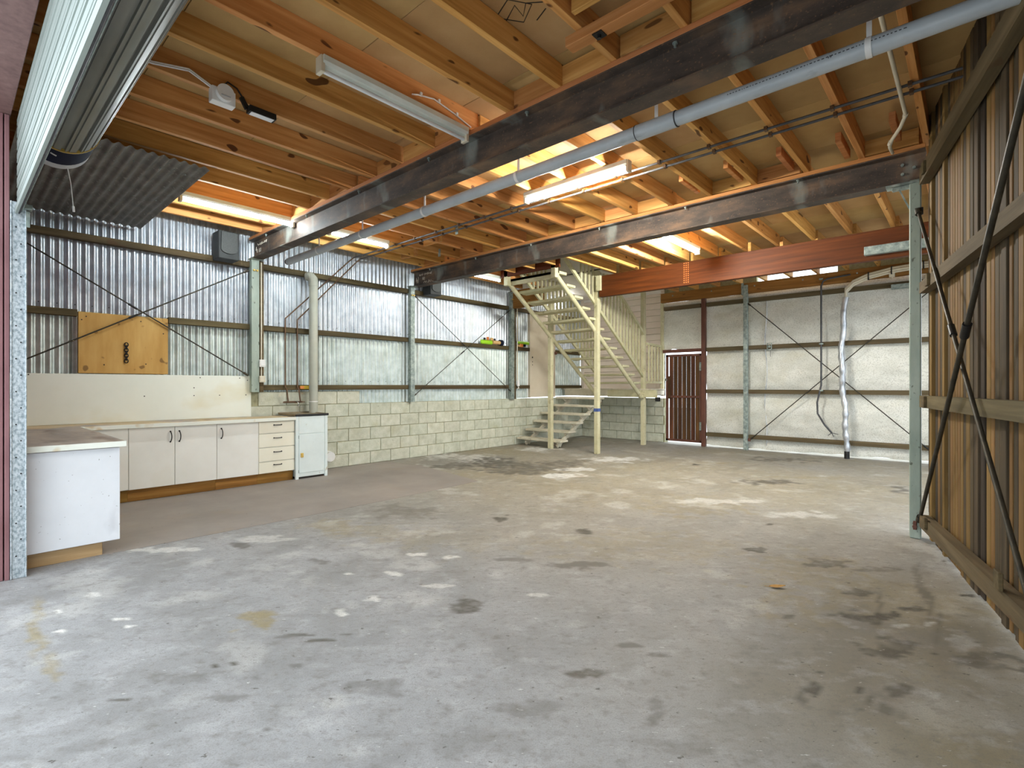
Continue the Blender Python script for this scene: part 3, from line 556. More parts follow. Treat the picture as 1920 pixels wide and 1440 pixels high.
# right side beyond the corner post: short wall, unseen side opening widened for more sky light
wfr = MB().box(-.02, .08, 5.62, 11.1, 2.9, 3.53).box(-.02, .08, 10.5, 11.1, 0, 2.9)
struct('wall_far_right', wfr, M['girt'])
# front wall to the left of the roller door and closing pieces
struct('wall_front', MB().box(-7.64, -4.97, .08, .2, 0, 3.53), M['maroon'])
struct('trim_1', CB(-7.6, .95, .03, .30, 3.09, 3.55), M['purple'])
jmb = struct('trim_2', MB().cbox(-4.97, -4.755, .03, .262, 0, 3.09).cbox(-4.96, -4.748, .268, .292, 0, 3.085), M['maroon'])

# ------------------------------------------------------------------ steel beams
def ibeam(label, yc, x0, x1, z0, z1, name='steel_beam'):
    t = thing(name, label, 'beam', ((x0+x1)/2, yc, z0))
    h = z1-z0; w = .146/2; L_ = (x1-x0)/2
    pr = [(-w, 0), (w, 0), (w, .011), (.004, .014), (.004, h-.014), (w, h-.011), (w, h), (-w, h), (-w, h-.011), (-.004, h-.014), (-.004, .014), (-w, .011)]
    obj('section', MB().extrude(pr, lambda p, s: (s, p[0], p[1]), -L_, L_), M['rust_beam'], t)
    obj('timber_packer', CB(-L_, L_, -.075, .075, h+.001, h+.038), M['plank_beam'], t)
    x = -L_+.5
    while x < L_-.2:
        b = MB().disc((x, -.05, h-.011), (0, 0, -1), .008, .03, 8).disc((x, -.05, h-.012), (0, 0, -1), .016, .01, 6)
        obj('bolt', b, M['zinc'], t); x += 1.13
    return t
def chalk_text(parent, body, x, y, z, size, name='chalk_mark', lean=0.):
    cu = bpy.data.curves.new('txt', 'FONT'); cu.body = body; cu.size = size; cu.extrude = .0008; cu.shear = .15
    tmp = bpy.data.objects.new('tmp', cu); COL.objects.link(tmp)
    dg = bpy.context.evaluated_depsgraph_get()
    me = bpy.data.meshes.new_from_object(tmp.evaluated_get(dg)); bpy.data.objects.remove(tmp)
    me.materials.clear(); me.materials.append(M['chalk'])
    o = obj(name, me, None, parent, (x, y, z)); o.rotation_euler = (PI/2, -lean, 0); return o
def scribble(parent, x, y, z, w, h, n, seed):
    r = random.Random(seed); mb = MB(); xx = x
    for i in range(n):
        p = [(xx+r.uniform(0, w/n), y, z+r.uniform(-h/2, h/2)) for _ in range(4)]
        mb.tube(p, .0035, 5); xx += w/n
    return obj('chalk_mark', mb, M['chalk'], parent)
b1 = ibeam('rusty dark steel beam nearest the roller door', 2.9, -7.44, .36, 3.04, 3.30)
b2 = ibeam('rusty brown steel beam ending on the green-grey corner post', 5.625, -7.42, -.30, 3.045, 3.305)
obj('end_bolts', MB().disc((3.40, -.004, .09), (0, -1, 0), .013, .02, 8).disc((3.40, -.004, .17), (0, -1, 0), .013, .02, 8).disc((3.48, -.004, .13), (0, -1, 0), .013, .02, 8), M['zinc'], b2)
chalk_text(b1, 'B3', -3.75, -.006, .08, .075)
scribble(b1, -3.78, -.007, .19, .30, .035, 9, 3); scribble(b1, -3.84, -.007, .12, .05, .1, 2, 5); scribble(b1, -3.72, -.007, .045, .12, .02, 3, 6)
chalk_text(b2, 'B2', -3.32, -.006, .10, .065)
scribble(b2, -3.40, -.007, .19, .34, .04, 10, 8); scribble(b2, -3.49, -.007, .11, .07, .13, 3, 9); scribble(b2, -3.30, -.007, .055, .28, .05, 7, 10)
def tbeam(label, x0, x1, y0, y1, z0, z1, m):
    t = thing('timber_beam', label, 'beam', ((x0+x1)/2, (y0+y1)/2, z0)); w = (x1-x0)/2; d = (y1-y0)/2
    obj('section', CB(-w, w, -d, d, 0, z1-z0, c=.004), m, t); return t
tb = tbeam('dark red stained timber beam in front of the foil wall', -5.2, -.05, 8.2, 8.3, 2.945, 3.335, M['beam_red'])
obj('orange_stamp', (lambda mb: [mb.disc((-.93+(k % 3)*.035, -.0505, .05+.035*(k//3)), (0, -1, 0), .01, .001, 6) for k in range(30)] and mb)(MB()), M['orange'], tb)['kind'] = 'stuff'
tb2 = tbeam('yellow-brown timber beam along the top of the foil wall', -5.2, -.03, 10.74, 10.84, 3.135, 3.34, M['beam_tan'])
for k in range(6): obj('bolt', MB().disc((-2.3+k*.85, -.05, .13), (0, -1, 0), .013, .015, 8), M['zinc'], tb2)
tbeam('short tan timber beam between the corrugated wall and the stair', -7.44, -6.56, 8.2, 8.29, 2.95, 3.335, M['beam_tan'])

# ------------------------------------------------------------------ posts
def cpost(label, x, y, z0, z1, m, timber=True, w=.1):
    t = thing('steel_post', label, 'post', (x, y, z0)); h = z1-z0
    pr = [(.06, -w/2), (.06, w/2), (-.02, w/2), (-.02, w/2-.006), (.052, w/2-.006), (.052, .012), (.046, .008), (.046, -.008), (.052, -.012), (.052, -w/2+.006), (-.02, -w/2+.006), (-.02, -w/2)]
    obj('channel', MB().extrude(pr, lambda p, s: (p[0], p[1], s), 0, h), m, t)
    obj('cap_plate', CB(-.02, .09, -.07, .09, h-.012, h), m, t)
    obj('bolt', MB().disc((.06, -.02, h-.16), (1, 0, 0), .014, .02, 8).disc((.06, .02, h-.16), (1, 0, 0), .014, .02, 8), M['brass'], t)
    if timber: obj('timber_stud', CB(-.02, .05, .06, .115, 0, h-.02), M['girt'], t)
    return t
cpost('green-grey galvanised channel post with timber stud, beside the white splashback', -7.42, 2.88, 1.2, 3.04, M['greenpost'])
cpost('galvanised channel post under the second steel beam, standing on the block wall', -7.42, 5.55, 1.0, 3.045, M['zinc'], False, .085)
p3 = cpost('blue-grey galvanised channel post nearest the stair on the block wall', -7.42, 8.2, 1.0, 3.3, M['zinc'], True, .09)
def shs(name, label, x, y, w, z0, z1, m):
    t = thing(name, label, 'post', (x, y, z0)); h = z1-z0
    obj('shaft', CB(-w/2, w/2, -w/2, w/2, 0, h, c=.006), m, t); return t
cp = shs('steel_post', 'tall pale green square steel post at the right corner', -.365, 5.52, .078, 0, 3.03, M['greenpost'])
obj('cap_plate', MB().cbox(-.2, .05, -.05, .06, 3.0, 3.02).cbox(-.16, .0, -.03, .03, 2.975, 3.0).bar((-.11, 0, 2.98), (-.04, 0, 2.8), .012, .012), M['zinc'], cp)
obj('brace_cleat', MB().cbox(.0, .055, -.06, -.036, 2.72, 2.78), M['blackmetal'], cp)
obj('brace_lug', MB().cbox(-.012, .012, -.07, -.036, .08, .15).disc((0, -.07, .11), (0, -1, 0), .016, .02, 8), M['rust_red'], cp)
rp = shs('rust_post', 'narrow rust-red post half hidden behind the pale green corner post', -.255, 5.57, .05, .22, 2.95, M['rust_red'])
obj('label_plate', MB().cbox(-.018, .018, -.032, -.026, 1.75, 1.87), M['white'], rp)
obj('flashing', CB(.03, .05, -.05, .03, 0, 2.9), M['zinc'], rp)
fpst = shs('steel_post', 'grey-green steel post standing in front of the foil wall', -3.38, 10.74, .08, 0, 3.3, M['zinc'])
obj('cap_plate', CB(-.075, -.04, -.05, .05, 3.1, 3.34), M['zinc'], fpst)
obj('brace_lug', MB().cbox(.04, .09, -.01, .01, .18, .24), M['rust_red'], fpst)
shs('gate_post', 'tall red-brown steel post on the hinge side of the slatted gate', -4.25, 10.8, .085, 0, 3.2, M['rust_red'])
shs('timber_post', 'yellowish timber post at the landing corner beside the gate', -5.235, 10.905, .07, 1.22, 3.3, M['stair'])

# ------------------------------------------------------------------ brace rods
def rod(label, a, b, r, turn=.45):
    a = Vector(a); b = Vector(b); t = thing('brace_rod', label, 'brace', a)
    d = b-a
    obj('rod', MB().tube([(0, 0, 0), d], r, 8), M['rod'], t)
    obj('turnbuckle', MB().tube([d*turn, d*(turn+.05/d.length*2)], r*1.6, 8), M['blackmetal'], t)
    for q in (Vector((0, 0, 0)), d): obj('end_lug', MB().tube([q-d.normalized()*.0, q+(d if q.length < 1e-6 else -d).normalized()*.07], r*1.9, 8), M['rod'], t)
rod('thin dark brace rod from the top left down across the orange plywood', (-7.405, .36, 2.93), (-7.405, 2.80, 1.43), .008)
rod('thin dark brace rod rising across the orange plywood to the first wall post', (-7.383, .36, 1.44), (-7.383, 2.80, 2.87), .008)
rod('dark brace rod falling toward the stair across the far corrugated bay', (-7.385, 5.59, 2.90), (-7.385, 8.15, 1.17), .007)
rod('dark brace rod rising toward the stair across the far corrugated bay', (-7.405, 5.60, 1.10), (-7.405, 8.13, 2.90), .007)
rod('dark brace rod on the foil wall falling to the right', (-3.34, 10.733, 2.93), (-.3, 10.733, .02), .0085, .9)
rod('dark brace rod on the foil wall rising to the right', (-3.32, 10.757, .2), (-.3, 10.757, 3.05), .0085, .85)
def wpt(s, z, off=-.10):
    return (-.26+.2159*s+.9764*off, 5.47-.9764*s+.2159*off, z)
rod('black brace rod on the batten wall rising from the corner post foot', (-0.335, 5.466, 0.16), (0.261, 2.041, 2.957), .014, .5)
rod('dark brace rod on the batten wall falling from the corner post top', (-0.345, 5.465, 2.76), (0.225, 2.633, 0.164), .0125, .42)

# ------------------------------------------------------------------ roller door
rd = thing('roller_door', 'rolled-up roller door with pale ribbed curtain above the entrance', 'roller door', (-1.9, .535, 2.45))
XA, XB = -4.72, .72
yc, zc, rr_ = .535, 3.055, .198
def ex(prof, a, b, m, name, sm=True, closed=False):
    P = [(p[0]-.535, p[1]-2.45) for p in prof]
    mb = MB().extrude(P, lambda p, t: (t, p[0], p[1]), a+1.9, b+1.9, closed, sm)
    return obj(name, mb, m, rd)
prof = []
for i in range(241):                                  # hanging part with stepped ribs, then over the roll
    z = 2.47+(3.055-2.47)*i/240; ph = (z/.083) % 1
    prof.append((.325+(.011 if .1 < ph < .32 else .006 if .55 < ph < .62 else 0), z))
for i in range(1, 61):
    a = PI-PI*.62*i/60; ph = (a*.205/.083) % 1; r_ = .208-(.009 if .15 < ph < .55 else 0)
    prof.append((yc+r_*math.cos(a), zc+r_*math.sin(a)))
ex(prof, XA, XB, M['curtain'], 'curtain', False)
prof = []
for i in range(600):
    a = 2*PI*i/600; ph = (a*15/(2*PI)) % 1
    prof.append((yc+(rr_-(.016 if .1 < ph < .35 else .008 if .5 < ph < .62 else 0))*math.cos(a), zc+(rr_-(.016 if .1 < ph < .35 else .008 if .5 < ph < .62 else 0))*math.sin(a)))
ex(prof, -4.52, XB, M['drum'], 'drum', False, True)
ex([(.316, 2.435), (.331, 2.435), (.331, 2.475), (.316, 2.475)], XA-.01, XB, M['curtain'], 'bottom_rail', False, True)
ex([(.332, 2.437), (.339, 2.437), (.343, 2.444), (.347, 2.452), (.343, 2.47), (.332, 2.475)], XA-.01, XB, M['rubber'], 'weather_seal', False, True)
ex([(.3475, 2.452), (.3515, 2.452), (.3515, 2.47), (.3475, 2.47)], XA-.01, XB, M['zinc'], 'seal_strip', False, True)
cyl = lambda r0, n=48: [(yc+r0*math.cos(2*PI*i/n), zc+r0*math.sin(2*PI*i/n)) for i in range(n)]
XD = -4.52
ex(cyl(.203), XD-.012, XD, M['brass'], 'drum_rim', True, True)
dw = ex(cyl(.199), XD-.29, XD-.012, M['navy'], 'drum_wheel', True, True)
ex(cyl(.2), XD-.38, XD-.29, M['greyplastic'], 'drum_wheel_edge', True, True)
wl_ = MB()
for i in range(17):
    if i in (7, 11): continue
    a = -PI*.72+i*.035
    c = Vector((-4.58+1.9-.004*i, .199*math.cos(a), .605+.199*math.sin(a)))
    wl_.bar(c, c+Vector((0, -math.sin(a), math.cos(a)))*.0055, .022, .003)
obj('printed_lettering', wl_, M['white'], dw)
tr = thing('door_track', 'spangled galvanised guide track of the roller door', 'track', (-4.75, .33, 0))
obj('channel', MB().cbox(-.022, .0, -.035, .045, 0, 2.52).cbox(-.0, .012, -.035, -.028, 0, 2.52).cbox(0, .012, .037, .045, 0, 2.52), M['zinc_spangle'], tr)
obj('stop_bracket', MB().cbox(-.02, .06, .03, .07, 2.47, 2.5).bar((.02, .05, 2.46), (.0, .05, 2.36), .02, .03), M['zinc'], tr)
obj('rivets', (lambda mb: [mb.disc((.0, .005+(.012 if k % 2 else -.012), .15+k*.11), (1, 0, 0), .005, .003, 6) for k in range(21)] and mb)(MB()), M['blackmetal'], tr)['kind'] = 'stuff'
sr = thing('string_cord', 'thin pale pull cord hanging below the drum end of the roller door', 'cord', (-4.865, .60, 2.862))
obj('cord', MB().tube([(0, 0, 0), (-.02, .02, -.1), (.01, .03, -.28)], .003, 6), M['white'], sr)
obj('bobble', MB().tube([(.01, .03, -.27), (.012, .032, -.31)], .007, 8), M['white'], sr)
# corrugated sheet lying under the joists
ss = thing('corrugated_soffit', 'dull grey corrugated sheet fixed under the joists behind the roller door', 'sheet', (-6.2, .95, 3.2))
mb = MB(); n = int(1.2/.076*8)
for i in range(n+1):
    y = .36+1.22*i/n; z = .011*math.sin(2*PI*y/.076)
    mb.v += [(-1.24, y-.95, z-.02), (1.17, y-.95, z+.01)]
mb.f = [(2*i, 2*i+2, 2*i+3, 2*i+1) for i in range(n)]; mb.sm = [True]*n
obj('sheet', mb, M['soffit'], ss)
obj('screws', (lambda mb: [mb.disc((xx, yy-.95, -.016), (0, 0, -1), .007, .008, 6) for xx in (-.9, 0, .95) for yy in np.arange(.5, 1.55, .19)] and mb)(MB()), M['zinc'], ss)['kind'] = 'stuff'

# ------------------------------------------------------------------ fluorescent lights
def fluoro(label, loc, L_, axis, on, drop=.0, rz=None):
    t = thing('fluorescent_light', label, 'light', loc, PI/2 if axis == 'y' else 0)
    h = L_/2
    pr = [(-.045, 0), (.045, 0), (.045, -.035), (.03, -.055), (-.03, -.055), (-.045, -.035)]
    obj('batten', MB().extrude(pr, lambda p, s: (s, p[0], p[1]), -h, h), M['fixture'], t)
    for sx in (-1, 1): obj('lamp_holder', CB(sx*h-.014, sx*h+.014, -.035, .035, -.105, .0), M['cream'], t)
    obj('tube', MB().tube([(-h+.014, 0, -.082), (h-.014, 0, -.082)], .014, 12), M['tube_on'] if on == 1 else M['tube_cool'] if on == 2 else M['tube_dim'] if on == 3 else M['tube_mid'] if on == 4 else M['tube_off'], t)
    return t
fluoro('unlit white fluorescent batten in front of the first steel beam', (-3.02, 2.18, 3.338), 1.22, 'y', 0)
fluoro('lit fluorescent batten beside the corrugated soffit sheet above the benches', (-6.21, 2.27, 3.338), 1.2, 'y', 2)
fluoro('lit fluorescent batten partly hidden by the grey drain pipe', (-6.17, 3.77, 3.338), .88, 'y', 2)
fluoro('lit fluorescent batten running along the grey pipe in mid ceiling', (-2.94, 4.17, 3.338), 1.22, 'x', 4)
fluoro('lit fluorescent batten peeping below the second steel beam near the stair', (-6.62, 6.4, 3.338), 1.2, 'y', 3)
fluoro('lit fluorescent batten between the second steel beam and the red timber beam', (-3.04, 6.88, 3.338), 1.2, 'y', 1)
tl = thing('twin_spotlight', 'small white twin spotlight under the white ceiling behind the stair', 'light', (-7.2, 10.0, 3.46))
obj('base', MB().disc((0, 0, -.02), (0, 0, 1), .05, .02), M['white'], tl)
spot_lens = mat('lit_tube_spot', None, emit=((1, .97, .9), 330))
for sx in (-.07, .07):
    obj('lamp_head', MB().tube([(sx*.4, 0, -.02), (sx, -.01, -.05), (sx*1.25, -.03, -.10)], .03, 10, rs=[.012, .03, .042]), M['white'], tl)
    obj('lens', MB().disc((sx*1.26, -.031, -.103), (sx*.25, -.02, -.05), .038, .004, 12), spot_lens, tl)

# ------------------------------------------------------------------ grey drain pipe on straps
dp = thing('drain_pipe', 'long pale grey plastic drain pipe hung below the joists', 'pipe', (-3, 3.2, 3.04))
def pz(x): return 3.025+.004*(x+3)
obj('pipe', MB().tube([(-4.05, 0, pz(-7)-3.04), (3.85, 0, pz(.85)-3.04)], .047, 24), M['pvc'], dp)
obj('end_cap', MB().tube([(-4.09, 0, pz(-7)-3.04), (-4.05, 0, pz(-7)-3.04)], .04, 16), M['rust_red'], dp)
obj('coupling', MB().tube([(1.28, 0, pz(-1.72)-3.04), (1.56, 0, pz(-1.44)-3.04)], .0515, 24), M['pvc'], dp)
for cx_ in (1.275, 1.56): obj('coupling_ring', MB().tube([(cx_, 0, pz(cx_-3)-3.04), (cx_+.006, 0, pz(cx_-3)-3.04)], .053, 24), M['rubber'], dp)
for x in (-6.19, -5.18, -4.05, -2.81, -1.58, -.40):
    xl = x+3; mb = MB(); z0 = pz(x)-3.04
    for k in range(25):
        a = 2*PI*k/24
        mb.v += [(xl-.014, .0505*math.cos(a), z0+.0505*math.sin(a)), (xl+.014, .0505*math.cos(a), z0+.0505*math.sin(a))]
    mb.f = [(2*k, 2*k+1, 2*k+3, 2*k+2) for k in range(24)]; mb.sm = [True]*24
    mb.box(xl-.012, xl+.012, -.002, .002, z0+.05, .30)
    st_ = obj('hanger_strap', mb, M['white'], dp)
pr_ = MB(); rs_ = random.Random(3); x = 1.9
while x < 2.75:
    w = rs_.uniform(.004, .014)
    pr_.box(x, x+w, -.0472, -.0455, pz(x-3)-3.04+.004, pz(x-3)-3.04+.009); x += w+.008
obj('printed_marks', pr_, M['cable'], dp)['kind'] = 'stuff'
chalk = chalk_text(dp, 'W', 2.42, -.0476, pz(-.6)-3.044, .022, 'printed_letter'); chalk.data.materials[0] = M['cable']

# twin conduits under the joists, down to the taps
for k, (dy, z, lab) in enumerate(((0, 3.325, 'dark conduit with brown drop pipe, the one nearer the roller door'), (.12, 3.325, 'dark conduit with brown drop pipe, the one nearer the foil wall'))):
    t = thing('water_conduit', lab, 'pipe', (-7.2, 4.36+dy, 3.32))
    y0 = 4.36+dy
    obj('ceiling_run', MB().tube([(-.12, .0, 0), (7.15, .0, 0)], .011, 8), M['cable'], t)
    yb = 3.31 if k == 0 else 3.49
    obj('drop_pipe', MB().tube([(-.12, .0, 0), (-.18, -.03, -.04), (-.205, yb-y0, -1.06), (-.205, yb-y0, -1.14), (-.205, yb-y0, -2.05), (-.15, yb-y0, -2.09), (-.15, yb-y0+.02, -2.27)], .010, 8), M['copper'], t)
    for x in JX[2:]:
        if -7 < x < -.1: obj('saddle', B(x+7.2-.012, x+7.2+.012, -.02, .02, -.013, .018), M['copper'], t)
tp = thing('tap_set', 'dark wall tap set with two handles above the white tub cabinet', 'tap', (-7.4, 3.41, 1.05))
obj('body', MB().tube([(0, -.12, 0), (0, .14, 0)], .014, 10), M['copper'], tp)
for yy in (-.12, .13): obj('handle', MB().tube([(0, yy, 0), (.05, yy, 0)], .01, 8).bar((.05, yy-.035, 0), (.05, yy+.035, 0), .012, .012), M['copper'], tp)
obj('spout', MB().tube([(0, .05, 0), (.04, .05, .01), (.09, .05, -.01), (.10, .05, -.06)], .009, 8), M['chrome'], tp)

vp = thing('vent_pipe', 'tall light grey vent pipe rising behind the white tub cabinet', 'pipe', (-7.30, 3.685, .888))
obj('pipe', MB().tube([(0, 0, 0), (0, 0, 1.93), (-.01, 0, 1.99), (-.05, -.02, 2.03), (-.10, -.05, 2.03)], .062, 20), M['ventgrey'], vp)
obj('elbow', MB().tube([(0, 0, 1.88), (0, 0, 1.93), (-.008, -.002, 1.985), (-.045, -.02, 2.03), (-.07, -.035, 2.03)], .068, 20), M['ventgrey'], vp)
obj('cable_tie', MB().tube([(0, 0, .16), (0, 0, .172)], .064, 20), M['white'], vp)
yp = thing('yellow_tool', 'yellow bar lying on the lower girt behind the vent pipe', 'tool', (-7.41, 3.66, 1.262))
obj('bar', CB(-.01, .012, -.12, .14, -.025, .025), M['yellow'], yp)
obj('grip', CB(-.011, .016, -.13, -.07, -.02, .02), M['orange'], yp)
wc = thing('pipe_outlet', 'white round pipe cap low on the wall beside the tub cabinet', 'cap', (-7.45, 4.0, .19))
obj('cap', MB().disc((0, 0, 0), (1, 0, 0), .075, .08, 20), M['white'], wc); obj('rim', MB().disc((0, 0, 0), (1, 0, 0), .083, .02, 20), M['white'], wc)

# electrical bits
jb = thing('sensor_box', 'white round-fronted box on a joist with a black lead', 'electrical box', (-3.905, 1.30, 3.31))
obj('plate', CB(-.02, .05, -.075, .075, -.065, .035), M['white'], jb)
obj('dome', MB().tube([(0.05, -.0, .0), (.085, 0, -.0)], .055, 20), M['white'], jb)
obj('slot', CB(.085, .088, -.03, .03, -.03, -.022), M['greyplastic'], jb)
obj('white_cables', MB().tube([(.01, -.06, .03), (.0, -.2, .09), (-.01, -.4, .05), (-.01, -.62, .03)], .006, 6).tube([(.012, -.05, .035), (.0, -.2, .102), (-.01, -.4, .062), (-.01, -.62, .042)], .006, 6), M['white'], jb)
fl = thing('flood_light', 'small black flood light with pale lens beside the white sensor box', 'light', (-3.905, 1.56, 3.31))
obj('housing', MB().cbox(-.02, .05, -.09, .10, -.045, .0), M['blackmetal'], fl)
obj('lens', MB().cbox(-.01, .044, -.075, .085, -.049, -.044), M['ledlens'], fl)
obj('bracket', MB().bar((0, -.09, -.02), (0, -.13, .05), .02, .03), M['blackmetal'], fl)
obj('lead', MB().tube([(0.0, -.08, 0), (.0, -.16, .10), (0, -.22, .12), (.0, -.27, .05)], .006, 8), M['blackmetal'], fl)
wc1 = thing('white_cable', 'short white cable clipped to a joist above the unlit batten', 'cable', (-3.02, 2.3, 3.4))
obj('cable', MB().tube([(.03, -.05, -.02), (.028, .0, .0), (.028, .15, .03), (.028, .35, .0), (.028, .53, -.04)], .006, 6), M['white'], wc1)
for yy, zz in ((.03, .015), (.2, .035), (.38, .005)): obj('clip', B(.022, .036, yy-.008, yy+.008, zz-.015, zz+.012), M['white'], wc1)
bc = thing('cream_conduit', 'bent cream conduit beside the strap at the right end of the drain pipe', 'conduit', (-.37, 3.4, 3.285))
obj('pipe', MB().tube([(0, -.1, .0), (0, .0, 0), (0, .5, 0), (0, 1.15, 0), (0, 1.35, -.0), (-.05, 1.55, 0), (-.12, 1.75, 0), (-.15, 1.9, .0), (-.15, 2.1, .02)], .013, 10), M['cream'], bc)
obj('joiner', MB().tube([(0, 1.33, 0), (-.006, 1.37, 0)], .017, 10).tube([(-.13, 1.78, 0), (-.145, 1.84, 0)], .017, 10), M['cream'], bc)
def outlet(label, loc, w, h, m='white'):
    t = thing('outlet_box', label, 'electrical box', loc)
    obj('box', CB(0, .035, -w/2, w/2, -h/2, h/2), M[m], t); obj('face', CB(.035, .04, -w*.35, w*.35, -h*.35, h*.35), M[m], t); return t
outlet('upper small white box on the stud beside the splashback', (-7.37, 2.965, 1.60), .075, .1)
outlet('lower small cream box on the stud beside the splashback', (-7.37, 2.965, 1.38), .075, .09, 'cream')
cs_ = thing('stud_conduit', 'thin white conduit running down the stud beside the splashback', 'conduit', (-7.365, 2.96, 1.4))
obj('pipe', MB().tube([(0, 0, .02), (0, 0, 1.6)], .009, 8), M['cream'], cs_)
sc_ = thing('stair_conduit', 'thin cream conduit with a hanging white socket beside the stair post', 'conduit', (-7.38, 8.36, 1.4))
obj('pipe', MB().tube([(0, 0, 0), (0, 0, 1.75)], .014, 8), M['cream'], sc_)
obj('socket', MB().tube([(0, .03, -.12), (0, .03, .02)], .035, 12).tube([(0, .03, -.13), (0, .05, -.16), (0, .01, -.18)], .012, 8), M['white'], sc_)

# speakers
def spk(label, loc, h):
    t = thing('speaker', label, 'speaker', loc)
    obj('cabinet', CB(-.14, .08, -.125, .125, 0, h, c=.008), M['speaker'], t)
    mb = MB(); n = 12
    pr = [(.11*math.cos(PI*k/n), -.11*math.sin(PI*k/n)*.5+h*.34) for k in range(n+1)]+[(-.105, h*.95), (.105, h*.95)]
    mb.extrude(pr, lambda p, s: (s, p[0]*.9, p[1]), .08, .1)
    obj('grille', mb, M['speakergrille'], t)
    obj('wall_bracket', CB(-.2, -.14, -.04, .04, h*.4, h*.6), M['blackmetal'], t)
    return t
spk('black wall speaker on the top girt beside the first steel beam', (-7.26, 2.48, 2.93), .36)
spk('black wall speaker below the chalk-marked end of the second steel beam', (-7.26, 5.93, 2.92), .32)

# plywood, hook, splashback
pl = thing('plywood_board', 'orange plywood board fixed to the corrugated wall above the splashback', 'board', (-7.43, 1.435, 1.43))
obj('sheet', CB(-.035, .0, -.43, .43, 0, .69), M['ply'], pl)
for yy, zz in ((-.4, .6), (-.36, .64), (.15, .63), (.38, .5), (.2, .12), (-.2, .1)): obj('screw', MB().disc((0, yy, zz), (1, 0, 0), .007, .003, 8), M['blackmetal'], pl)
hk = thing('hanging_chain', 'short black chain hanging on the orange plywood board', 'chain', (-7.425, 1.44, 1.58))
for k in range(7):
    mb = MB(); a0 = (k % 2)*PI/2
    pts = [(.012+.012*math.cos(a0)*math.cos(2*PI*j/10)*.8, .016*math.cos(2*PI*j/10)*(1 if k % 2 == 0 else .4), .032*k+.024*math.sin(2*PI*j/10)) for j in range(11)]
    mb.tube(pts, .006, 6); obj('link', mb, M['blackmetal'], hk)
sb = thing('splashback_board', 'long off-white board standing along the wall behind the benchtop', 'board', (-7.43, 1.6, .862))
obj('sheet', CB(-.02, .0, -1.25, 1.25, 0, .56), M['splash'], sb)
for yy, zz in ((-1.02, .5), (-1.0, .545), (.02, .3), (.55, .4), (.55, .3), (.85, .3), (1.18, .3), (.62, .53), (1.1, .53), (1.2, .5)): obj('screw', MB().disc((0, yy, zz), (1, 0, 0), .007, .002, 8), M['blackmetal'], sb)

# ------------------------------------------------------------------ benches
FX = -6.9                                             # front plane of the wall run
def handle(parent, y, z, vertical, sgn=1):
    pts = []
    for k in range(9):
        t = -1+2*k/8; b = .028*(1-t*t)**.5
        pts.append((.003+b, t*.05 if not vertical else sgn*.006*(1-t*t), t*.06 if vertical else 0))
    mb = MB().tube([(p[0], p[1]+y, p[2]+z) for p in pts], .0055, 8)
    for e in (0, -1): mb.disc((0, pts[e][1]+y, pts[e][2]+z), (1, 0, 0), .009, .004, 10)
    return obj('handle', mb, M['blackmetal'], parent)
def base_cab(name, label, y0, y1, fronts, matk='lam', kick=True):
    t = thing(name, label, 'cabinet', (FX, (y0+y1)/2, 0)); h = (y1-y0)/2
    obj('carcass', MB().cbox(-.53, -.022, -h, h, .135, .82), M[matk], t)
    for kind, a, b, z0, z1, hy, hz in fronts:
        a -= (y0+y1)/2; b -= (y0+y1)/2
        d = obj(kind, CB(-.02, .0, a+.0025, b-.0025, z0+.0025, z1-.0025, c=.0025), M['lam_draw' if kind == 'drawer_front' else matk], t)
        if hy is not None: handle(d, hy-(y0+y1)/2, hz, kind != 'drawer_front', 1)
    if kick: obj('kickboard', CB(-.075, -.055, -h, h, .0, .134), M['kick'], t)
    return t
base_cab('base_cabinet', 'plain corner filler cabinet of the wall run, behind the peninsula bench', .95, 1.36, [('filler_panel', .95, 1.36, .14, .82, None, 0)])
base_cab('base_cabinet', 'double-door cream base cabinet with two handles meeting in the middle', 1.36, 2.245, [('door', 1.36, 1.80, .135, .82, 1.755, .70), ('door', 1.80, 2.245, .135, .82, 1.845, .70)])
base_cab('base_cabinet', 'single-door cream base cabinet next to the drawers', 2.245, 2.74, [('door', 2.245, 2.74, .135, .82, 2.295, .70)])
base_cab('drawer_cabinet', 'cream cabinet of four drawers beside the white tub cabinet', 2.74, 3.215,
         [('drawer_front', 2.74, 3.215, a, b, 2.985, (a+b)/2+.03) for a, b in ((.66, .815), (.475, .655), (.29, .47), (.135, .285))])
ct = thing('benchtop', 'worn L-shaped laminate benchtop with cream edge', 'benchtop', (0, 0, 0))
obj('worktop', CB(-7.43, -6.86, .36, 3.215, .822, .862), M['top'], ct)
obj('worktop_return', CB(-6.858, -4.87, .36, .945, .822, .8615), M['top_worn'], ct)
obj('edge_strip', MB().cbox(-4.871, -4.866, .358, .947, .82, .863).cbox(-6.86, -4.868, .944, .949, .82, .8625).cbox(-6.861, -6.856, .947, 3.215, .82, .8625), M['top_edge'], ct)
pc = thing('peninsula_cabinet', 'peninsula bench cabinet with scuffed white end panel nearest the entrance', 'cabinet', (-4.9, .64, 0))
obj('end_panel', CB(-.018, .0, -.275, .272, .105, .815), M['pen'], pc)
obj('carcass', CB(-2.0, -.02, -.25, .25, .12, .815), M['lam'], pc)
obj('kickboard', CB(-.06, -.035, -.275, .17, 0, .104), M['kick_pen'], pc)
obj('kick_return', CB(-1.9, -.06, .15, .168, 0, .118), M['kick_pen'], pc)
tc_ = thing('tub_cabinet', 'white enamelled tub cabinet with steel tray at the end of the benches', 'cabinet', (FX+.02, 3.45, 0))
obj('body', CB(-.5, -.004, -.215, .215, .03, .87, c=.006), M['tubcab'], tc_)
obj('side_post', MB().cbox(-.03, .006, -.232, -.19, .0, .87).cbox(-.03, .006, .19, .232, .0, .87), M['tubcab'], tc_)
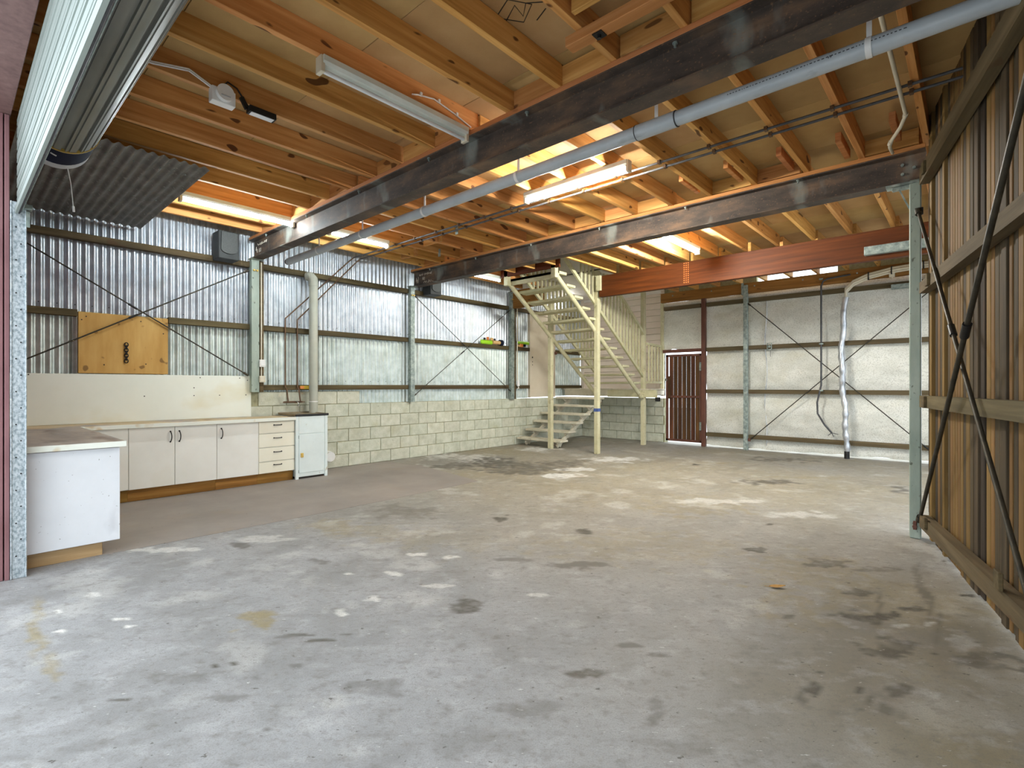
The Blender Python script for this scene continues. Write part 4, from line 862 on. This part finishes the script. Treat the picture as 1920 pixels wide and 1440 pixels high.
obj('upper_panel', CB(-.01, .004, -.188, .188, .625, .865), M['tubcab'], tc_)
d = obj('door', CB(-.01, .007, -.186, .186, .085, .612), M['tubcab'], tc_)
obj('latch', MB().cbox(.007, .016, -.165, -.125, .30, .36).tube([(.016, -.15, .345), (.016, -.14, .33), (.016, -.15, .315)], .006, 6), M['brass'], d)
obj('hinge', MB().tube([(.004, -.19, .56), (.004, -.19, .60)], .006, 8).tube([(.004, -.19, .09), (.004, -.19, .13)], .006, 8), M['zinc'], d)
obj('plinth', CB(-.48, -.02, -.2, .2, .0, .045), M['dark'], tc_)
obj('tray', MB().cbox(-.53, .012, -.24, .245, .872, .888).box(-.53, -.52, -.24, .245, .888, .905).box(.0, .012, -.24, .245, .888, .897).box(-.53, .012, -.24, -.232, .888, .897).box(-.53, .012, .237, .245, .888, .897), M['tubtop'], tc_)
obj('tray_lip', CB(.004, .016, -.24, .245, .866, .896), M['blackmetal'], tc_)
obj('waste_plug', MB().disc((-.27, -.05, .887), (0, 0, 1), .03, .006, 16), M['chrome'], tc_)
obj('side_spigot', MB().tube([(-.1, .215, .82), (-.1, .26, .82)], .018, 10), M['brass'], tc_)

# ------------------------------------------------------------------ staircase with landing
stc = thing('staircase', 'cream-painted timber and steel staircase turning on a landing in the far corner', 'staircase', (-6.0, 9.6, 0))
def sp(name, mb, m):
    mb.v = [(x+6.0, y-9.6, z) for x, y, z in mb.v]
    return obj(name, mb, m, stc)
XL, XR = -6.43, -5.33
slope = .71
def zt(y): return 3.23-slope*(y-7.0)                  # stringer axis of the upper flight
for x in (XL, XR):
    sp('stringer', MB().tube([(x, 7.03, zt(7.03)), (x, 10.08, zt(10.08))], .042, 14), M['stair'])
    sp('stringer_bracket', MB().cbox(x-.045, x+.045, 6.96, 7.05, 3.14, 3.46), M['stair'])
    sp('stringer_foot', MB().cbox(x-.05, x+.05, 10.05, 10.12, 1.02, 1.10), M['stair'])
for k in range(1, 13):
    z = 1.2+.171*k; y = 7.0+(3.40-z)/slope
    if k == 12:
        sp('top_plate', MB().cbox(XL-.02, XR+.03, y-.14, y+.11, z-.03, z+.02).cbox(XL-.02, XR+.03, y-.14, y-.11, z-.10, z+.02), M['stair']); continue
    sp('tread', CB(XL+.01, XR+.035, y-.13, y+.13, z-.045, z, c=.006), M['stair'])
    for x in (XL+.04, XR-.02):
        sp('tread_bracket', MB().bar((x, y-.02, z-.045), (x, y-.02, zt(y-.02)+.02), .02, .012).bar((x, y+.08, z-.05), (x, y-.05, z-.05), .03, .012), M['stair'])
# balustrades of the upper flight
def zr(y): return 1.52-slope*(y-10.13)                # lower rail
sp('bottom_rail', MB().bar((XR, 7.2, zr(7.2)-.0), (XR, 10.17, zr(10.17)), .04, .06), M['stair'])
sp('bottom_rail', MB().bar((XL-.03, 7.35, zr(7.35)), (XL-.03, 10.17, zr(10.17)), .04, .06), M['stair'])
sp('handrail', MB().bar((XR+.01, 8.62, zr(8.62)+.92), (XR+.01, 10.2, zr(10.2)+.92), .06, .06), M['stair'])
sp('handrail', MB().bar((XL-.03, 8.5, zr(8.5)+.92), (XL-.03, 10.2, zr(10.2)+.92), .05, .06), M['stair'])
y = 7.55
while y < 10.1:
    for x in (XR, XL-.03):
        zb = zr(y)+.02; ztop = min(zr(y)+.9, 3.46 if y > 8.25 else 3.85)
        if abs(x-XL+.03) < .01 or y > 7.8:
            sp('baluster', MB().cbox(x-.019, x+.019, y-.019, y+.019, zb, ztop, c=.002), M['stair'])
    y += .128
# posts
for nm, x, y, z0, z1, w in (('post', -6.44, 8.33, 0, 3.0, .088), ('post', -5.285, 8.27, 0, 3.46, .088), ('newel_post', -5.34, 10.2, 0, 3.36, .09)):
    sp(nm, MB().cbox(x-w/2, x+w/2, y-w/2, y+w/2, z0, z1, c=.006), M['stair'])
sp('post_block', MB().cbox(-5.24, -5.14, 8.15, 8.2, 3.06, 3.34), M['stair'])
sp('tape_band', MB().box(-5.331, -5.239, 8.224, 8.316, .80, .86), M['blue'])
# landing
sp('landing_beam', MB().cbox(-6.20, -5.0, 10.13, 10.18, 1.035, 1.195), M['stair'])
sp('landing_board', MB().cbox(-7.44, -5.2, 10.12, 10.97, 1.195, 1.22), M['stair_low'])
sp('landing_fascia', MB().cbox(-7.40, -6.20, 10.13, 10.16, 1.05, 1.195), M['stair_low'])
for x in (-6.9, -5.9, -5.24): sp('landing_joist', MB().cbox(x-.02, x+.02, 10.18, 10.96, 1.08, 1.19), M['stair_low'])
sp('landing_bracket', MB().cbox(-5.06, -4.99, 10.19, 10.3, .95, 1.04), M['blackmetal'])
# landing rail toward the gate
sp('landing_rail', MB().bar((-5.28, 10.24, 2.2), (-5.24, 10.87, 2.17), .05, .05), M['stair'])
sp('landing_rail', MB().bar((-5.28, 10.24, 1.36), (-5.24, 10.87, 1.36), .04, .05), M['stair'])
for k in range(5):
    y = 10.33+.12*k; x = -5.275+.01*k
    sp('baluster', MB().cbox(x-.016, x+.016, y-.018, y+.018, 1.38, 2.18, c=.002), M['stair'])
# lower flight, rising along the block wall
for k in range(1, 7):
    z = .171*k; y = 8.5+.28*(k-1)
    sp('tread', CB(-7.40, -6.22, y-.125, y+.135, z-.045, z, c=.006), M['stair_low'])
for x in (-7.2, -6.36):
    sp('stringer', MB().bar((x, 8.44, -.02+.06), (x, 10.1, .171*6.2-.1), .04, .07), M['stair_low'])
    for k in range(1, 7):
        z = .171*k; y = 8.5+.28*(k-1)
        sp('tread_bracket', MB().add([(x-.01, y-.1, z-.046), (x-.01, y+.12, z-.046), (x-.01, y+.06, z-.16), (x+.01, y-.1, z-.046), (x+.01, y+.12, z-.046), (x+.01, y+.06, z-.16)], [(0, 1, 2), (5, 4, 3), (0, 3, 4, 1), (1, 4, 5, 2), (2, 5, 3, 0)]), M['stair_low'])

# ------------------------------------------------------------------ doors
gate = struct('door_1', MB().cbox(-.415, -.36, -.02, .02, .06, 1.98).cbox(.355, .41, -.02, .02, .06, 1.98).cbox(-.415, .41, -.02, .02, 1.93, 1.98).cbox(-.415, .41, -.02, .02, .06, .11), M['rust_red'], (-4.72, 10.88, 0))
sl = CB(-.0455, .0455, -.01, .01, -.92, .92, c=.003).mesh('slat')
for k in range(7): obj('slat', sl, M['gateslat'], gate, (-.295+.0985*k, .015, 1.02))
obj('mid_rail', CB(-.36, .355, -.03, -.0, 1.02, 1.07), M['rust_red'], gate)
obj('lock_board', CB(-.355, -.30, -.034, -.006, 1.0, 1.5), M['gateslat'], gate)
obj('knob', MB().tube([(-.385, -.02, 1.42), (-.385, -.05, 1.42), (-.385, -.075, 1.42)], .02, 12, rs=[.012, .014, .028]), M['chrome'], gate)
for z in (.42, 1.70): obj('hinge', MB().cbox(.36, .46, -.06, -.045, z-.09, z+.09).tube([(.41, -.065, z-.08), (.41, -.065, z+.08)], .013, 8), M['zinc'], gate)
dr = struct('door_2', CB(-.02, .02, -.43, .43, 1.03, 2.9), M['doorleaf'], (-7.45, 9.31, 0))
obj('door_frame', MB().cbox(-.04, .03, -.47, -.43, 1.02, 2.94).cbox(-.04, .03, .43, .47, 1.02, 2.94).cbox(-.04, .03, -.47, .47, 2.9, 2.95), M['doorleaf'], dr)
for z in (1.93, 1.83, 1.76): obj('lock_hole', MB().disc((.019, -.37, z), (1, 0, 0), .02 if z > 1.9 else .012, .003, 10), M['blackmetal'], dr)
obj('door_bolt', CB(.0, .05, .44, .52, 2.03, 2.10), M['rust_red'], dr)

# ------------------------------------------------------------------ foil wall services
cn = thing('hanging_conduit', 'thin grey conduit hanging loose down the foil wall with a splayed end', 'conduit', (-2.06, 10.703, 0))
obj('pipe', MB().tube([(.45, .0, 3.25), (.1, 0, 3.22), (.03, 0, 3.19), (0, 0, 3.1), (0, .0, 2.2), (0, 0, 1.3), (-.06, -.02, .98), (-.05, -.03, .78), (.06, -.03, .58), (.17, -.02, .44)], .016, 8), M['cable'], cn)
for e in ((.11, .39), (.20, .37), (.27, .42)): obj('loose_wire', MB().tube([(.17, -.02, .44), (e[0], -.03, e[1])], .006, 6), M['cable'], cn)
for z in (3.23, 2.05, 1.2): obj('clip', B(-.03, .03, -.02, .03, z-.012, z+.012), M['zinc'], cn)
fd = thing('foil_duct', 'crinkled silver foil wrapped pipe running down the foil wall to the floor', 'duct', (-1.7, 10.662, 0))
pts = [(.0+.035*math.sin(z*2.1+1)+.012*math.sin(z*9), .012*math.sin(z*7), z) for z in np.linspace(2.85, .12, 46)]
rs = [.047+.006*math.sin(k*1.9)+.004*math.sin(k*4.3) for k in range(46)]
obj('wrapped_pipe', MB().tube(pts, .05, 14, rs=rs), M['foil_bright'], fd)
obj('bare_end', MB().tube([(pts[-1][0], 0, .13), (pts[-1][0], 0, 0.0)], .042, 12), M['blackmetal'], fd)
up = [(pts[0][0], 0, 2.84), (.03, 0, 2.97), (.14, 0, 3.09), (.36, 0, 3.18), (.68, 0, 3.235), (1.1, 0, 3.26), (1.5, 0, 3.27)]
obj('cable_bundle', MB().tube([(x, y, z+.03) for x, y, z in up], .022, 10).tube([(x, y-.01, z-.005) for x, y, z in up], .022, 10).tube([(x, y, z-.04) for x, y, z in up], .02, 10), M['cream'], fd)
for x, z in ((.36, 3.18), (.68, 3.235), (1.1, 3.26)): obj('cable_tie', B(x-.008, x+.008, -.035, .03, z-.07, z+.06), M['blackmetal'], fd)
jbx = thing('junction_box', 'small cream junction box on the top timber beam of the foil wall', 'electrical box', (-1.02, 10.73, 3.17))
obj('box', CB(-.04, .04, -.04, .0, -.05, .05), M['cream'], jbx); obj('gland', MB().tube([(0, -.02, -.05), (0, -.02, -.08)], .014, 10), M['cream'], jbx)
sw = thing('girt_bracket', 'small clear bracket with dangling wire on the foil wall girt', 'bracket', (-2.95, 10.76, 2.05))
obj('plate', MB().cbox(-.045, .045, -.012, .0, -.07, -.05).cbox(-.045, .045, -.012, .0, .05, .07).cbox(-.045, -.03, -.012, 0, -.07, .07).cbox(.03, .045, -.012, 0, -.07, .07).disc((0, 0, 0), (0, -1, 0), .025, .02, 10), M['zinc'], sw)
obj('wire', MB().tube([(.02, -.01, -.07), (.022, -.01, -.2)], .004, 5), M['cable'], sw)
ar = thing('track_channel', 'upper galvanised steel channel arm in front of the red timber beam', 'bracket', (-.83, 8.14, 3.06))
obj('channel', CB(-.24, .62, -.03, .05, -.055, .055, c=.004), M['zinc'], ar); obj('lip', CB(-.24, .62, -.036, -.03, -.055, -.04), M['zinc'], ar)
ar2 = thing('track_channel', 'lower galvanised steel channel arm near the foil wall top', 'bracket', (-.73, 10.70, 2.95))
obj('channel', CB(-.3, .65, -.03, .05, -.04, .04, c=.004), M['zinc'], ar2); obj('lip', CB(-.3, .65, -.036, -.03, -.04, -.028), M['zinc'], ar2)

# ------------------------------------------------------------------ toys on the girt, leaf on the floor
t1 = thing('toy_blaster', 'lime green and orange toy blaster lying on the girt left of the post', 'toy', (-7.425, 7.55, 2.141))
obj('body', CB(-.03, .025, -.26, .08, 0, .085, c=.02), M['lime'], t1)
obj('barrel', MB().tube([(0, .08, .05), (0, .30, .05)], .04, 12), M['tanplastic'], t1)
obj('muzzle', MB().tube([(0, .3, .05), (0, .37, .05)], .065, 12), M['navy'], t1)
obj('magazine', CB(-.02, .02, .02, .10, .085, .14, c=.008), M['tanplastic'], t1)
obj('trigger_block', CB(-.02, .02, -.08, -.03, .085, .15, c=.008), M['orange'], t1)
obj('sight', MB().cbox(-.015, .015, -.17, -.13, .085, .13).cbox(-.015, .015, .13, .17, .085, .13), M['blackmetal'], t1)
t2 = thing('toy_blaster', 'smaller lime green toy blaster lying on the girt beside the beige door', 'toy', (-7.425, 8.58, 2.141))
obj('body', MB().tube([(0, -.18, .10), (0, .2, .095)], .034, 12, rs=[.03, .036]), M['lime'], t2)
obj('muzzle', MB().tube([(0, -.21, .10), (0, -.18, .10)], .028, 10), M['blackmetal'], t2)
obj('grip', CB(-.02, .02, -.08, .02, 0, .075, c=.01), M['orange'], t2)
obj('trigger_block', CB(-.02, .02, .04, .11, 0.01, .07, c=.01), M['navy'], t2)
obj('stock', CB(-.02, .02, -.2, -.09, 0, .05, c=.01), M['tanplastic'], t2)
lf = thing('dry_leaf', 'small tan dry leaf on the concrete floor', 'leaf', (-.93, 3.56, .002), .6)
mb = MB(); n = 10
for k in range(n+1):
    t = k/n; w = .022*math.sin(PI*t**.8)
    mb.v += [(-.05+.1*t, -w, .006+.01*t*t), (-.05+.1*t, 0, .003+.01*t*t), (-.05+.1*t, w, .008+.01*t*t)]
mb.f = [f for k in range(n) for f in ((3*k, 3*k+3, 3*k+4, 3*k+1), (3*k+1, 3*k+4, 3*k+5, 3*k+2))]; mb.sm = [False]*len(mb.f)
lb = obj('blade', mb, M['leaf'], lf); obj('stem', MB().tube([(-.05, 0, .003), (-.075, .005, .006)], .0015, 5), M['leaf'], lf)
